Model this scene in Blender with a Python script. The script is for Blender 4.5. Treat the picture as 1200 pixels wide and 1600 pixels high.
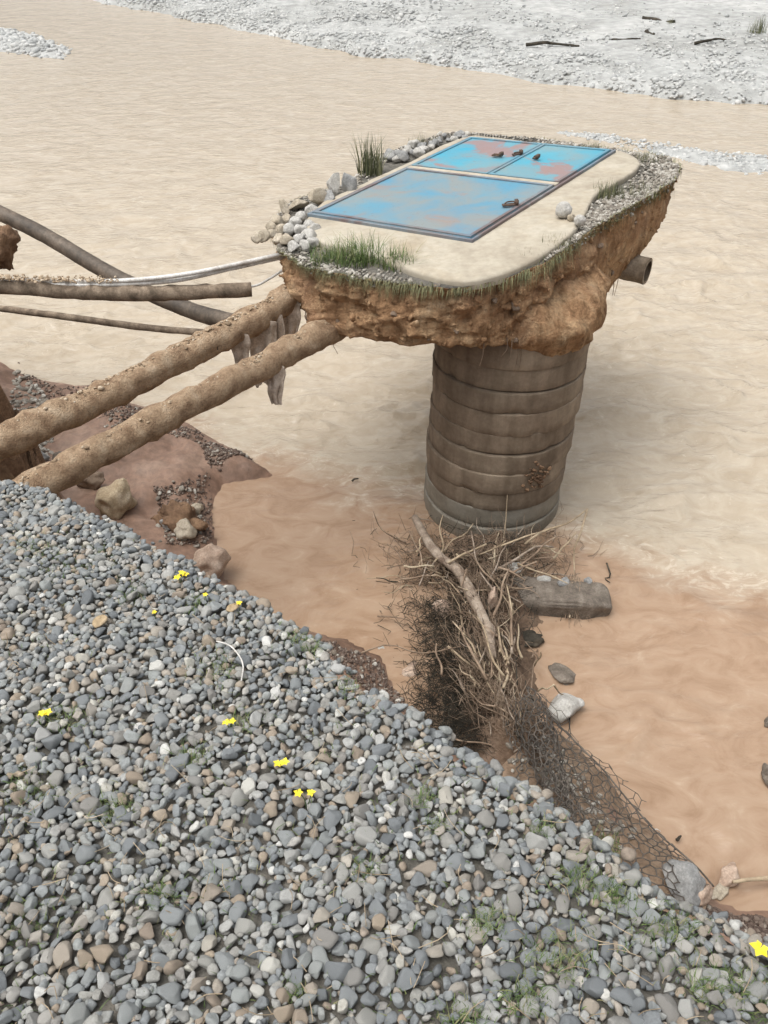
import bpy, bmesh, math, random
import numpy as np
from mathutils import Vector, noise, Matrix
random.seed(7); rng = np.random.default_rng(7)
for o in list(bpy.data.objects): bpy.data.objects.remove(o)
scene = bpy.context.scene; COL = scene.collection

# ------------------------------------------------------------ camera
F, PITCH, CAMZ = 1300.0, math.radians(38), 5.7
cam = bpy.data.cameras.new('camera'); camo = bpy.data.objects.new('camera', cam); COL.objects.link(camo)
camo.location = (0, 0, CAMZ); camo.rotation_euler = (math.pi/2-PITCH, 0, 0)
cam.sensor_fit = 'VERTICAL'; cam.sensor_height = 24; cam.lens = F/1600*24
cam.clip_start = 0.05; cam.clip_end = 3000
scene.camera = camo
# ------------------------------------------------------------ sky and sun (overcast)
SUN_EL, SUN_AZ = math.radians(70), math.radians(-115)
world = bpy.data.worlds.new('World'); scene.world = world; world.use_nodes = True
wn = world.node_tree; wn.nodes.clear()
sky = wn.nodes.new('ShaderNodeTexSky'); sky.sky_type = 'NISHITA'; sky.sun_disc = False
sky.sun_elevation = SUN_EL; sky.sun_rotation = SUN_AZ; sky.dust_density = 7.0; sky.air_density = 1.0
hs = wn.nodes.new('ShaderNodeHueSaturation'); hs.inputs['Saturation'].default_value = 0.18
bg = wn.nodes.new('ShaderNodeBackground'); bg.inputs['Strength'].default_value = 0.15
wo = wn.nodes.new('ShaderNodeOutputWorld')
wn.links.new(sky.outputs[0], hs.inputs['Color']); wn.links.new(hs.outputs[0], bg.inputs[0]); wn.links.new(bg.outputs[0], wo.inputs[0])
sl = bpy.data.lights.new('sun', 'SUN'); sl.energy = .8; sl.angle = math.radians(60); sl.color = (1, .97, .92)
so = bpy.data.objects.new('sun', sl); COL.objects.link(so)
sd_ = Vector((math.sin(SUN_AZ)*math.cos(SUN_EL), math.cos(SUN_AZ)*math.cos(SUN_EL), math.sin(SUN_EL)))
so.rotation_euler = sd_.to_track_quat('Z', 'Y').to_euler(); so.location = (0, 0, 30)
scene.view_settings.view_transform = 'Standard'; scene.view_settings.look = 'None'
scene.view_settings.gamma = 1; scene.view_settings.use_curve_mapping = False
scene.view_settings.exposure = 0.42

# ------------------------------------------------------------ pixel helpers (photo 1200x1600)
def ray(x, y):
    u, v = (x-600)/F, (y-800)/F
    return np.array([u, math.cos(PITCH)-v*math.sin(PITCH), -math.sin(PITCH)-v*math.cos(PITCH)])
C0 = np.array([0, 0, CAMZ])
def P(x, y, z=0.0):
    d = ray(x, y); return C0+d*((z-CAMZ)/d[2])
def PY(x, y, Y):
    d = ray(x, y); return C0+d*(Y/d[1])
TX, TY = math.tan(math.radians(4)), -math.tan(math.radians(1))
def slab_z(x, y): return 3.0+TX*(x-.63)+TY*(y-6.51)
SN = np.array([-TX, -TY, 1.0])
def S(x, y, dz=0.0):
    d = ray(x, y); q = np.array([.63, 6.51, 3.0+dz]); t = SN@(q-C0)/(SN@d); return C0+d*t
GN = np.array([0, .17, 1.0])
def ground_z(x, y): return 4.1-.17*(y-.7)
def G(x, y, dz=0.0):
    d = ray(x, y); q = np.array([0, .7, 4.1+dz]); return C0+d*(GN@(q-C0)/(GN@d))
def depth(p): return p[1]*math.cos(PITCH)+(CAMZ-p[2])*math.sin(PITCH)
def proj(p):
    p = np.asarray(p, float); zc = depth(p); v = ((CAMZ-p[2])*math.cos(PITCH)-p[1]*math.sin(PITCH))/zc
    return 600+F*p[0]/zc, 800+F*v, zc

# ------------------------------------------------------------ materials
class NT:
    def __init__(s, name):
        s.m = bpy.data.materials.new(name); s.m.use_nodes = True; s.t = s.m.node_tree
        s.b = s.t.nodes['Principled BSDF']; s.co = s.n('ShaderNodeTexCoord')
    def n(s, ty, **k):
        q = s.t.nodes.new(ty)
        for a, v in k.items(): setattr(q, a, v)
        return q
    def l(s, a, b): s.t.links.new(a, b)
    def noise(s, scale, detail=4, rough=.55, dist=0, vec=None, coord='Object', stretch=None):
        q = s.n('ShaderNodeTexNoise'); q.inputs['Scale'].default_value = scale; q.inputs['Detail'].default_value = detail
        q.inputs['Roughness'].default_value = rough; q.inputs['Distortion'].default_value = dist
        src = vec or s.co.outputs[coord]
        if stretch:
            mp = s.n('ShaderNodeMapping'); mp.inputs['Scale'].default_value = stretch; s.l(src, mp.inputs[0]); src = mp.outputs[0]
        s.l(src, q.inputs['Vector']); return q.outputs['Fac']
    def ramp(s, fac, stops, interp='LINEAR'):
        r = s.n('ShaderNodeValToRGB'); r.color_ramp.interpolation = interp; e = r.color_ramp.elements
        while len(e) < len(stops): e.new(.5)
        for q, (p, c) in zip(e, stops):
            q.position = p; q.color = (*c, 1) if len(c) == 3 else c
        s.l(fac, r.inputs[0]); return r.outputs[0]
    def mix(s, fac, a, b, mode='MIX'):
        q = s.n('ShaderNodeMix', data_type='RGBA', blend_type=mode)
        for v, i in ((fac, 0), (a, 6), (b, 7)):
            if hasattr(v, 'is_output'): s.l(v, q.inputs[i])
            else: q.inputs[i].default_value = v if i == 0 else (*v, 1)
        return q.outputs[2]
    def math(s, op, a, b=0.5):
        q = s.n('ShaderNodeMath', operation=op)
        for v, i in ((a, 0), (b, 1)):
            if hasattr(v, 'is_output'): s.l(v, q.inputs[i])
            else: q.inputs[i].default_value = v
        return q.outputs[0]
    def bump(s, h, strength, dist, prev=None):
        q = s.n('ShaderNodeBump'); q.inputs['Strength'].default_value = strength; q.inputs['Distance'].default_value = dist
        s.l(h, q.inputs['Height'])
        if prev: s.l(prev, q.inputs['Normal'])
        return q.outputs[0]
    def done(s, col=None, rough=.9, normal=None, spec=.3):
        if col is not None:
            if hasattr(col, 'is_output'): s.l(col, s.b.inputs['Base Color'])
            else: s.b.inputs['Base Color'].default_value = (*col, 1)
        if hasattr(rough, 'is_output'): s.l(rough, s.b.inputs['Roughness'])
        else: s.b.inputs['Roughness'].default_value = rough
        s.b.inputs['Specular IOR Level'].default_value = spec
        if normal: s.l(normal, s.b.inputs['Normal'])
        return s.m

def mottled(name, c1, c2, c3=None, scale=6, bscale=60, bs=.5, bd=.01, rough=.92, spec=.25):
    t = NT(name); a = t.noise(scale, 6, .6); f = t.noise(scale*7, 4, .6)
    col = t.ramp(a, [(.32, c1), (.52, c2), (.68, c3 or c2)])
    col = t.mix(.55, col, t.ramp(f, [(.3, (.45,)*3), (.7, (1.25,)*3)]), 'MULTIPLY')
    h = t.noise(bscale, 5, .65)
    return t.done(col, rough, t.bump(h, bs, bd), spec)

PEB = [(0, (.15, .158, .162)), (.12, (.215, .225, .228)), (.30, (.265, .275, .272)), (.46, (.315, .325, .31)), (.58, (.25, .235, .215)),
       (.68, (.335, .325, .295)), (.80, (.40, .395, .375)), (.88, (.35, .285, .215)), (.93, (.29, .235, .185)), (.975, (.50, .48, .42)), (1.0, (.60, .585, .55))]
def pebble_mat(name, src, bright=1.0, grime=.55, stops=PEB):
    t = NT(name)
    if src == 'OBJ': v = t.n('ShaderNodeObjectInfo').outputs['Random']
    else:
        v = t.n('ShaderNodeAttribute', attribute_name='rnd').outputs['Fac']
    col = t.ramp(v, [(p, (c[0]*bright*.97, c[1]*bright, c[2]*bright*1.04) if stops is PEB else tuple(x*bright for x in c)) for p, c in stops])
    g = t.noise(48, 6, .7); g2 = t.noise(300, 4, .7)
    col = t.mix(grime, col, t.ramp(g, [(.3, (.50, .48, .43)), (.68, (1.22, 1.2, 1.16))]), 'MULTIPLY')
    col = t.mix(.35, col, t.ramp(g2, [(.35, (.7,)*3), (.65, (1.2,)*3)]), 'MULTIPLY')
    return t.done(col, .82, t.bump(g2, .5, .003), .25)

M = {}
M['peb'] = pebble_mat('pebble', 'ATTR', .95); M['pebo'] = pebble_mat('pebble_single', 'OBJ', .95)
FARP = [(0, (.36, .37, .37)), (.3, (.44, .45, .445)), (.7, (.50, .505, .495)), (1, (.60, .60, .585))]
M['pebfar'] = pebble_mat('pebble_far', 'ATTR', 1.0, .3, FARP)
TANP = [(0, (.22, .16, .105)), (.4, (.36, .275, .19)), (.8, (.46, .37, .27)), (1, (.62, .55, .45))]
M['pebtan'] = pebble_mat('grit_tan', 'ATTR', 1, .5, TANP)
DARKP = [(0, (.085, .06, .05)), (.5, (.15, .11, .09)), (.85, (.22, .175, .145)), (1, (.40, .36, .31))]
M['pebdark'] = pebble_mat('grit_dark', 'ATTR', 1, .5, DARKP)
DIRTYP = [(0, (.17, .15, .13)), (.3, (.26, .235, .20)), (.6, (.34, .32, .285)), (.85, (.43, .41, .37)), (1, (.56, .54, .50))]
M['pebdirty'] = pebble_mat('pebble_dirty', 'ATTR', 1, .6, DIRTYP)
M['soil'] = mottled('soil_brown', (.13, .08, .05), (.25, .155, .095), (.33, .215, .13), 4, 45, .9, .03)
t = NT('soil_ochre'); a = t.noise(4.5, 7, .68); k1 = t.noise(3.2, 6, .65, 0, None, 'Object', (4, 4, .7)); k2 = t.noise(34, 6, .7); k3 = t.noise(1.3, 4, .6)
c = t.ramp(a, [(.30, (.24, .14, .075)), (.46, (.42, .26, .145)), (.60, (.54, .375, .225)), (.72, (.60, .47, .33))])
c = t.mix(.75, c, t.ramp(k1, [(.34, (.5, .46, .42)), (.54, (1.15, 1.12, 1.1))]), 'MULTIPLY')
c = t.mix(t.ramp(k3, [(.5, (0,)*3), (.68, (.6,)*3)]), c, (.34, .20, .125))
c = t.mix(.6, c, t.ramp(k2, [(.3, (.5,)*3), (.7, (1.3,)*3)]), 'MULTIPLY')
M['clay'] = t.done(c, .95, t.bump(k2, 1.0, .035, t.bump(k1, .6, .05)), .15)
M['mud'] = mottled('mud_red', (.18, .11, .075), (.275, .175, .125), (.335, .23, .17), 1.6, 30, .35, .02, .55, .4)
M['terr'] = mottled('terrace_soil', (.10, .095, .08), (.16, .15, .13), (.20, .18, .15), 9, 80, .8, .01)
M['skirt'] = mottled('bank_soil', (.12, .08, .055), (.21, .145, .10), (.26, .19, .14), 3, 30, .9, .03)
M['toe'] = mottled('toe_dirt', (.20, .135, .09), (.31, .22, .15), (.38, .285, .205), 4, 40, .8, .02)
M['crust'] = mottled('pipe_dirt', (.24, .155, .095), (.42, .30, .195), (.52, .40, .28), 8, 70, 1.0, .02)
M['farsoil'] = mottled('far_gravel_soil', (.34, .34, .32), (.42, .425, .41), (.49, .49, .47), .35, 9, .9, .05)
M['mpipe'] = mottled('pipe_muddy', (.11, .085, .06), (.24, .185, .135), (.36, .29, .215), 9, 60, .6, .008, .85)
M['bpipe'] = mottled('pipe_black', (.055, .043, .033), (.11, .086, .064), (.20, .155, .115), 5, 40, .3, .005, .6, .4)
M['stub'] = mottled('pipe_clay', (.18, .14, .10), (.27, .22, .165), (.33, .27, .20), 6, 40, .4, .006, .75)
M['conduit'] = mottled('conduit_white', (.42, .38, .33), (.66, .64, .60), (.74, .73, .70), 7, 30, .1, .002, .45, .5)
M['cloth'] = mottled('rag_grey', (.36, .29, .225), (.56, .47, .385), (.68, .60, .52), 9, 90, .6, .01, .95)
M['wood'] = mottled('driftwood', (.19, .14, .105), (.34, .275, .215), (.44, .37, .30), 8, 60, .5, .006, .85)
M['twig'] = mottled('twig_brown', (.15, .105, .075), (.28, .205, .145), (.38, .295, .215), 4, 60, .3, .004, .9)
M['straw'] = mottled('twig_straw', (.30, .23, .15), (.44, .35, .24), (.52, .44, .32), 4, 60, .2, .003, .85)
M['brushdark'] = mottled('brush_dark', (.028, .026, .020), (.06, .052, .04), (.11, .09, .066), 5, 60, .3, .004, .9)
M['wire'] = mottled('wire_rust', (.06, .052, .045), (.11, .095, .08), (.17, .145, .12), 9, 60, .2, .002, .7, .4)
M['drygrass'] = mottled('grass_dry', (.17, .15, .08), (.26, .24, .13), (.33, .30, .18), 6, 60, .1, .002, .85)
def grass_mat(name, a, b):
    t = NT(name); v = t.n('ShaderNodeAttribute', attribute_name='rnd').outputs['Fac']
    return t.done(t.ramp(v, [(0, a), (.65, b), (1, (.26, .24, .12))]), .7, None, .3)
M['grass'] = grass_mat('grass_green', (.055, .10, .03), (.14, .20, .065))
M['grassgrey'] = grass_mat('grass_olive', (.07, .085, .045), (.16, .17, .09))
t = NT('petal_yellow'); M['petal'] = t.done(t.ramp(t.noise(90), [(.3, (.75, .56, .02)), (.7, (.85, .70, .06))]), .6)
def rockmat(name, c1, c2, c3): M[name] = mottled(name, c1, c2, c3, 9, 45, .7, .012, .85, .3)
rockmat('rock_grey', (.20, .20, .195), (.31, .31, .30), (.42, .41, .39))
rockmat('rock_white', (.36, .345, .31), (.49, .475, .44), (.60, .585, .55))
rockmat('rock_beige', (.33, .28, .21), (.46, .40, .31), (.55, .49, .40))
rockmat('rock_brown', (.17, .12, .085), (.27, .20, .145), (.36, .28, .21))
rockmat('rock_pink', (.38, .27, .20), (.50, .38, .295), (.57, .46, .37))
rockmat('rock_tan', (.30, .22, .125), (.42, .32, .20), (.48, .38, .26))
rockmat('rock_dark', (.12, .10, .08), (.19, .16, .13), (.26, .225, .185))
rockmat('rock_sand', (.33, .25, .155), (.47, .38, .26), (.56, .47, .35))
# concrete slab: pale, stained
t = NT('slab_concrete'); a = t.noise(1.8, 6, .6); b = t.noise(14, 5, .65); st = t.noise(.9, 5, .7, .6)
c = t.ramp(a, [(.3, (.33, .285, .22)), (.5, (.44, .395, .315)), (.7, (.50, .46, .38))])
c = t.mix(t.ramp(st, [(.52, (0,)*3), (.68, (.6,)*3)]), c, (.36, .29, .20))
c = t.mix(.5, c, t.ramp(b, [(.3, (.7,)*3), (.7, (1.15,)*3)]), 'MULTIPLY')
M['slab'] = t.done(c, .9, t.bump(b, .4, .008), .2)
# well concrete: muddy streaks
t = NT('ring_concrete'); a = t.noise(1.6, 6, .65); s1 = t.noise(2.2, 5, .6, 0, None, 'Object', (3.2, 3.2, .5)); b = t.noise(24, 5, .7)
orr = t.n('ShaderNodeObjectInfo').outputs['Random']
c = t.ramp(a, [(.32, (.145, .112, .082)), (.5, (.215, .17, .127)), (.68, (.285, .235, .178))])
c = t.mix(.6, c, t.ramp(s1, [(.35, (.62, .58, .52)), (.62, (1.2, 1.18, 1.14))]), 'MULTIPLY')
c = t.mix(.7, c, t.ramp(orr, [(0, (.82,)*3), (1, (1.2,)*3)]), 'MULTIPLY')
c = t.mix(.5, c, t.ramp(b, [(.3, (.7,)*3), (.7, (1.2,)*3)]), 'MULTIPLY')
M['ring'] = t.done(c, .85, t.bump(b, .5, .008), .3)
t = NT('ring_concrete_bare'); a = t.noise(2.0, 6, .65); b = t.noise(24, 5, .7)
c = t.ramp(a, [(.32, (.16, .14, .11)), (.5, (.23, .21, .17)), (.68, (.285, .27, .23))])
c = t.mix(.5, c, t.ramp(b, [(.3, (.7,)*3), (.7, (1.2,)*3)]), 'MULTIPLY')
M['ringlow'] = t.done(c, .6, t.bump(b, .4, .006), .4)
# painted doors
def paint(name, blue, blue2, rustc, lo, hi, dust):
    t = NT(name); a = t.noise(1.15, 6, .62, .8); d = t.noise(2.0, 5, .6, .3); e = t.noise(30, 4, .7)
    c = t.ramp(t.noise(.9, 4), [(.35, blue), (.65, blue2)])
    c = t.mix(t.ramp(d, [(.36, (0,)*3), (.62, (dust,)*3)]), c, (.25, .25, .225))
    c = t.mix(t.ramp(a, [(lo, (0,)*3), (hi, (.85,)*3)]), c, rustc)
    c = t.mix(t.ramp(e, [(.6, (0,)*3), (.72, (.7,)*3)]), c, (.20, .13, .10))
    return t.done(c, .55, t.bump(e, .2, .003), .4)
M['door_front'] = paint('paint_faded_blue', (.07, .25, .385), (.11, .27, .36), (.30, .20, .155), .53, .64, .8)
M['door_rear'] = paint('paint_turquoise', (.04, .31, .44), (.09, .33, .42), (.30, .18, .16), .50, .56, .55)
M['frame_blue'] = paint('paint_frame_blue', (.06, .25, .36), (.12, .28, .36), (.20, .13, .11), .50, .60, .5)
M['frame_rust'] = paint('paint_frame_rust', (.12, .20, .27), (.17, .20, .23), (.15, .10, .09), .42, .56, .5)
M['rust'] = mottled('rusty_iron', (.06, .045, .04), (.12, .08, .06), (.18, .12, .09), 14, 60, .4, .004, .75)
# muddy water: sediment-red eddy by the near bank, yellower main current beyond a shear line
t = NT('muddy_water')
sep = t.n('ShaderNodeSeparateXYZ'); t.l(t.co.outputs['Object'], sep.inputs[0])
w1 = t.noise(.45, 5, .6, .5); w2 = t.noise(2.4, 6, .62, 1.2, None, 'Object', (1, 1.5, 1)); 
line = t.math('ADD', sep.outputs[1], t.math('MULTIPLY', sep.outputs[0], .42))      # y + .42x
line = t.math('ADD', line, t.math('MULTIPLY', t.math('SUBTRACT', w1, .5), 3.2))
line = t.math('ADD', line, t.math('MULTIPLY', t.math('SUBTRACT', w2, .5), 1.2))
mk = t.n('ShaderNodeMapRange'); mk.inputs[1].default_value = 7.3; mk.inputs[2].default_value = 8.3; t.l(line, mk.inputs[0])
near = t.ramp(w2, [(.30, (.29, .19, .122)), (.5, (.355, .245, .165)), (.62, (.385, .275, .19)), (.75, (.45, .345, .25))])
farc = t.ramp(w2, [(.3, (.395, .328, .242)), (.55, (.455, .39, .302)), (.75, (.51, .45, .36))])
c = t.mix(mk.outputs[0], near, farc)
foam = t.noise(3.2, 8, .72, 2.2, None, 'Object', (1, 1.8, 1))
band = t.math('MULTIPLY', t.math('MULTIPLY', mk.outputs[0], t.math('SUBTRACT', 1.0, mk.outputs[0])), 4.0)
fo = t.math('ADD', foam, t.math('MULTIPLY', band, .10))
c = t.mix(t.math('MULTIPLY', t.ramp(fo, [(.60, (0,)*3), (.70, (.6,)*3)]), t.math('ADD', mk.outputs[0], .25)), c, (.60, .53, .43))
r1 = t.noise(5, 2, .5, 1.2, None, 'Object', (1, 1.8, 1)); r2 = t.noise(2.4, 3, .5, 1.0, None, 'Object', (1, 2.2, 1))
amp = t.n('ShaderNodeMapRange'); amp.inputs[1].default_value = 6.6; amp.inputs[2].default_value = 9.0; amp.inputs[3].default_value = .45; amp.inputs[4].default_value = 1; t.l(line, amp.inputs[0])
r1 = t.ramp(r1, [(.42, (0,)*3), (.80, (1,)*3)]); sw = t.ramp(t.noise(1.1, 3, .5, .5), [(.40, (.25,)*3), (.62, (1,)*3)])
hh = t.math('MULTIPLY', t.math('MULTIPLY', t.math('ADD', t.math('MULTIPLY', r1, .22), r2), sw), amp.outputs[0])
M['water'] = t.done(c, .16, t.bump(hh, .55, .085), .5); t.b.inputs['IOR'].default_value = 1.33

# ------------------------------------------------------------ mesh helpers
def link(name, me, mat=None, parent=None, loc=None):
    o = bpy.data.objects.new(name, me); COL.objects.link(o)
    if mat is not None and me is not None:
        if not me.materials: me.materials.append(mat if not isinstance(mat, str) else M[mat])
    if parent: o.parent = parent
    if loc is not None: o.location = tuple(float(q) for q in loc)
    return o
def mesh(name, v, f, smooth=True, rnd=None):
    me = bpy.data.meshes.new(name); v = np.asarray(v, np.float32)
    if isinstance(f, np.ndarray):
        k = f.shape[1]; n = len(f)
        me.vertices.add(len(v)); me.vertices.foreach_set('co', v.ravel())
        me.loops.add(n*k); me.loops.foreach_set('vertex_index', f.astype(np.int32).ravel())
        me.polygons.add(n); me.polygons.foreach_set('loop_start', np.arange(0, n*k, k, dtype=np.int32))
        me.update(calc_edges=True)
    else: me.from_pydata([tuple(map(float, q)) for q in v], [], f)
    me.validate()
    if smooth: me.polygons.foreach_set('use_smooth', [True]*len(me.polygons))
    if rnd is not None:
        a = me.attributes.new('rnd', 'FLOAT', 'POINT'); a.data.foreach_set('value', np.asarray(rnd, np.float32))
    me.update(); return me
def tag(o, label=None, cat=None, group=None, kind=None):
    for k, v in (('label', label), ('category', cat), ('group', group), ('kind', kind)):
        if v: o[k] = v
    return o
def empty(name, loc, label, cat, group=None):
    o = bpy.data.objects.new(name, None); COL.objects.link(o); o.location = tuple(map(float, loc)); o.empty_display_size = .1
    return tag(o, label, cat, group)
def fbm(p, s, seed=0, o=4): return noise.fractal(Vector((p[0]*s+seed*17.3, p[1]*s-seed*9.1, p[2]*s+seed*3.7)), 1.0, 2.0, o)
def grid_faces(nu, nv, closed=False):
    a = np.arange(nu*nv).reshape(nu, nv)
    if closed: b = np.roll(a, -1, 1); return np.stack([a[:-1], b[:-1], b[1:], a[1:]], -1).reshape(-1, 4)
    return np.stack([a[:-1, :-1], a[:-1, 1:], a[1:, 1:], a[1:, :-1]], -1).reshape(-1, 4)
def resample(pts, n, closed=False):
    pts = np.asarray(pts, float)
    if closed: pts = np.vstack([pts, pts[:1]])
    d = np.r_[0, np.cumsum(np.linalg.norm(np.diff(pts, axis=0), axis=1))]
    q = np.linspace(0, d[-1], n, endpoint=not closed)
    return np.stack([np.interp(q, d, pts[:, k]) for k in range(pts.shape[1])], 1)
def smooth_path(pts, n):
    pts = [Vector(map(float, p)) for p in pts]; out = []
    if len(pts) == 2: return resample(pts, n)
    e = [pts[0]*2-pts[1]]+pts+[pts[-1]*2-pts[-2]]
    for i in range(1, len(e)-2):
        for k in range(12):
            u = k/12; a, b, c, d = e[i-1:i+3]
            out.append(.5*((2*b)+(c-a)*u+(2*a-5*b+4*c-d)*u*u+(3*b-a-3*c+d)*u**3))
    out.append(pts[-1]); return resample([tuple(q) for q in out], n)
def tube_geo(path, radii, sides=10, lump=0, seed=0, cap=True, lscale=6, up=0, squash=1):
    path = np.asarray(path, float); n = len(path); r = np.broadcast_to(np.asarray(radii, float), (n,))
    T = np.gradient(path, axis=0); T /= np.linalg.norm(T, axis=1)[:, None]+1e-9
    ref = np.array([0, 0, 1.]) if abs(T[:, 2]).mean() < .85 else np.array([1., 0, 0])
    A = np.cross(T, ref); A /= np.linalg.norm(A, axis=1)[:, None]; B = np.cross(A, T)
    v = []
    for i in range(n):
        for k in range(sides):
            a = 2*math.pi*k/sides; d = A[i]*math.cos(a)+B[i]*math.sin(a)
            p = path[i]+d*r[i]
            if lump:
                w = fbm(p, lscale, seed)*.6+fbm(p, lscale*3, seed+5)*.4
                g = lump*w+(up*max(0, d[2])*(.4+1.0*max(0, w)) if up else 0)
                p = p+d*g
            v.append(p)
    f = [tuple(q) for q in grid_faces(n, sides, True)[:, ::-1]]
    if cap:
        f.append(tuple(range(sides))); f.append(tuple(range((n-1)*sides, n*sides))[::-1])
    return v, f
def tube(name, path, radii, mat, parent=None, sides=10, **k):
    v, f = tube_geo(path, radii, sides, **k); return link(name, mesh(name, v, f), mat, parent)
class Acc:
    def __init__(s): s.v = []; s.f = []; s.r = []; s.n = 0
    def add(s, v, f, r=0.0):
        s.v.append(np.asarray(v, float)); s.f += [tuple(int(i)+s.n for i in q) for q in f]; s.r += [r]*len(v); s.n += len(v)
    def obj(s, name, mat, parent=None, smooth=True): return link(name, mesh(name, np.vstack(s.v), s.f, smooth, s.r), mat, parent)
def box_geo(c, sx, sy, sz, ax=(1, 0, 0), ay=(0, 1, 0), az=(0, 0, 1)):
    c, ax, ay, az = map(lambda q: np.asarray(q, float), (c, ax, ay, az))
    v = [c+ax*sx/2*i+ay*sy/2*j+az*sz/2*k for k in (-1, 1) for j in (-1, 1) for i in (-1, 1)]
    return v, [(0, 2, 3, 1), (4, 5, 7, 6), (0, 1, 5, 4), (2, 6, 7, 3), (0, 4, 6, 2), (1, 3, 7, 5)]
def ico(sub):
    bm = bmesh.new(); bmesh.ops.create_icosphere(bm, subdivisions=sub, radius=1)
    v = np.array([q.co[:] for q in bm.verts]); f = np.array([[x.index for x in q.verts] for q in bm.faces]); bm.free(); return v, f
ICO = {k: ico(k) for k in (1, 2, 3, 4)}
def stone_geo(sub, seed, cuts=7, cut=(.55, .9), nz=.08, dims=(1, .78, .55)):
    r = np.random.default_rng(seed); v, f = ICO[sub]; v = v.copy()
    for _ in range(cuts):
        n = r.normal(size=3); n /= np.linalg.norm(n); h = r.uniform(*cut); d = v@n; m = d > h
        v[m] -= np.outer((d[m]-h)*.92, n)
    if nz: v *= (1+nz*np.array([noise.noise(Vector(tuple(q*1.7+seed))) for q in v]))[:, None]
    v /= np.abs(v).max(0); return v*np.array(dims), f
def rot_rand(r, tilt=.35):
    a = r.uniform(0, 2*math.pi); t = r.normal(0, tilt); s = r.normal(0, tilt)
    return np.array(Matrix.Rotation(a, 3, 'Z') @ Matrix.Rotation(t, 3, 'X') @ Matrix.Rotation(s, 3, 'Y'))
PRO3 = [stone_geo(3, i, 12, (.42, .82), .16, (1, rng.uniform(.62, .95), rng.uniform(.42, .7))) for i in range(16)]
PRO2 = [stone_geo(2, i+50, 9, (.45, .85), .12, (1, rng.uniform(.62, .95), rng.uniform(.45, .7))) for i in range(16)]
PRO1 = [stone_geo(1, i+90, 0, (.6, .9), .3, (1, rng.uniform(.6, .95), rng.uniform(.5, .75))) for i in range(12)]
def stones_mesh(name, items, protos, mat, parent, r=rng, tilt=.35):
    """items: rows x, y, z, size(half-length)"""
    V, Fc, R, n = [], [], [], 0
    for x, y, z, s in items:
        v, f = protos[r.integers(len(protos))]
        w = (v*s)@rot_rand(r, tilt).T+(x, y, z); V.append(w); Fc.append(f+n); R.append(np.full(len(v), r.random())); n += len(v)
    return link(name, mesh(name, np.vstack(V), np.vstack(Fc), True, np.concatenate(R)), mat, parent)
def poly_sd(px, py, poly):
    """signed distance, positive inside"""
    poly = np.asarray(poly)[:, :2]; a = poly; b = np.roll(poly, -1, 0)
    d = np.full(px.shape, 1e9); ins = np.zeros(px.shape, bool)
    for (x0, y0), (x1, y1) in zip(a, b):
        ex, ey = x1-x0, y1-y0; t = np.clip(((px-x0)*ex+(py-y0)*ey)/(ex*ex+ey*ey+1e-12), 0, 1)
        d = np.minimum(d, np.hypot(px-x0-t*ex, py-y0-t*ey))
        c = (y0 > py) != (y1 > py); ins ^= c & (px < (x1-x0)*(py-y0)/(y1-y0+1e-12)+x0)
    return np.where(ins, d, -d)
def sstep(a, b, x): t = np.clip((x-a)/(b-a), 0, 1); return t*t*(3-2*t)

# ============================================================ STRUCTURE
# ---- water
def spaced(a0, a1, step, grow, lo, hi):
    mid = list(np.arange(a0, a1, step)); q, s = mid[-1], step
    while q < hi: s *= grow; q += s; mid.append(q)
    q, s = mid[0], step; pre = []
    while q > lo: s *= grow; q -= s; pre.append(q)
    return np.array(pre[::-1]+mid)
xs = spaced(-4.5, 7.5, .05, 1.09, -400, 400); ys = spaced(2.2, 13, .05, 1.04, -3, 700)
XX, YY = np.meshgrid(xs, ys)
def wave(x, y):
    ln = y+.42*x; a = (.14+.5*min(max((x-.8)/1.2, 0), 1)); a += (1-a)*min(max((ln-6.8)/2.2, 0), 1); a *= max(0, 1-max(0, y-13)/10)
    if a <= 0 or abs(x) > 12: return 0.0
    xx, yy = x+.35*noise.noise(Vector((x*.6, y*.8, 9))), y+.35*noise.noise(Vector((x*.5, y*.7, 4)))
    w = noise.noise(Vector((xx*.8+yy*.3, yy*1.6-xx*.25, 0)))*.55
    r1 = 1-abs(noise.noise(Vector((xx*1.5+4+yy*.4, yy*3.6-xx*.5, 3.3))))*2.2
    g = noise.noise(Vector((x*.7, y*1.1, 12)))
    w += max(0, r1)**3*.55*min(1, max(0, g*2.2+.45))
    r2 = 1-abs(noise.noise(Vector((xx*4+yy, yy*8-xx, 7.7))))*2.2
    w += max(0, r2)**3*.16*min(1, max(0, -g*2+.5))+noise.noise(Vector((xx*7, yy*10, 2)))*.05
    return .14*a*w
ZZ = np.array([wave(x, y) for x, y in zip(XX.ravel(), YY.ravel())])
water = link('river_water', mesh('river_water', np.c_[XX.ravel(), YY.ravel(), ZZ], grid_faces(len(ys), len(xs))), 'water')
tag(water, kind='structure')

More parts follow.
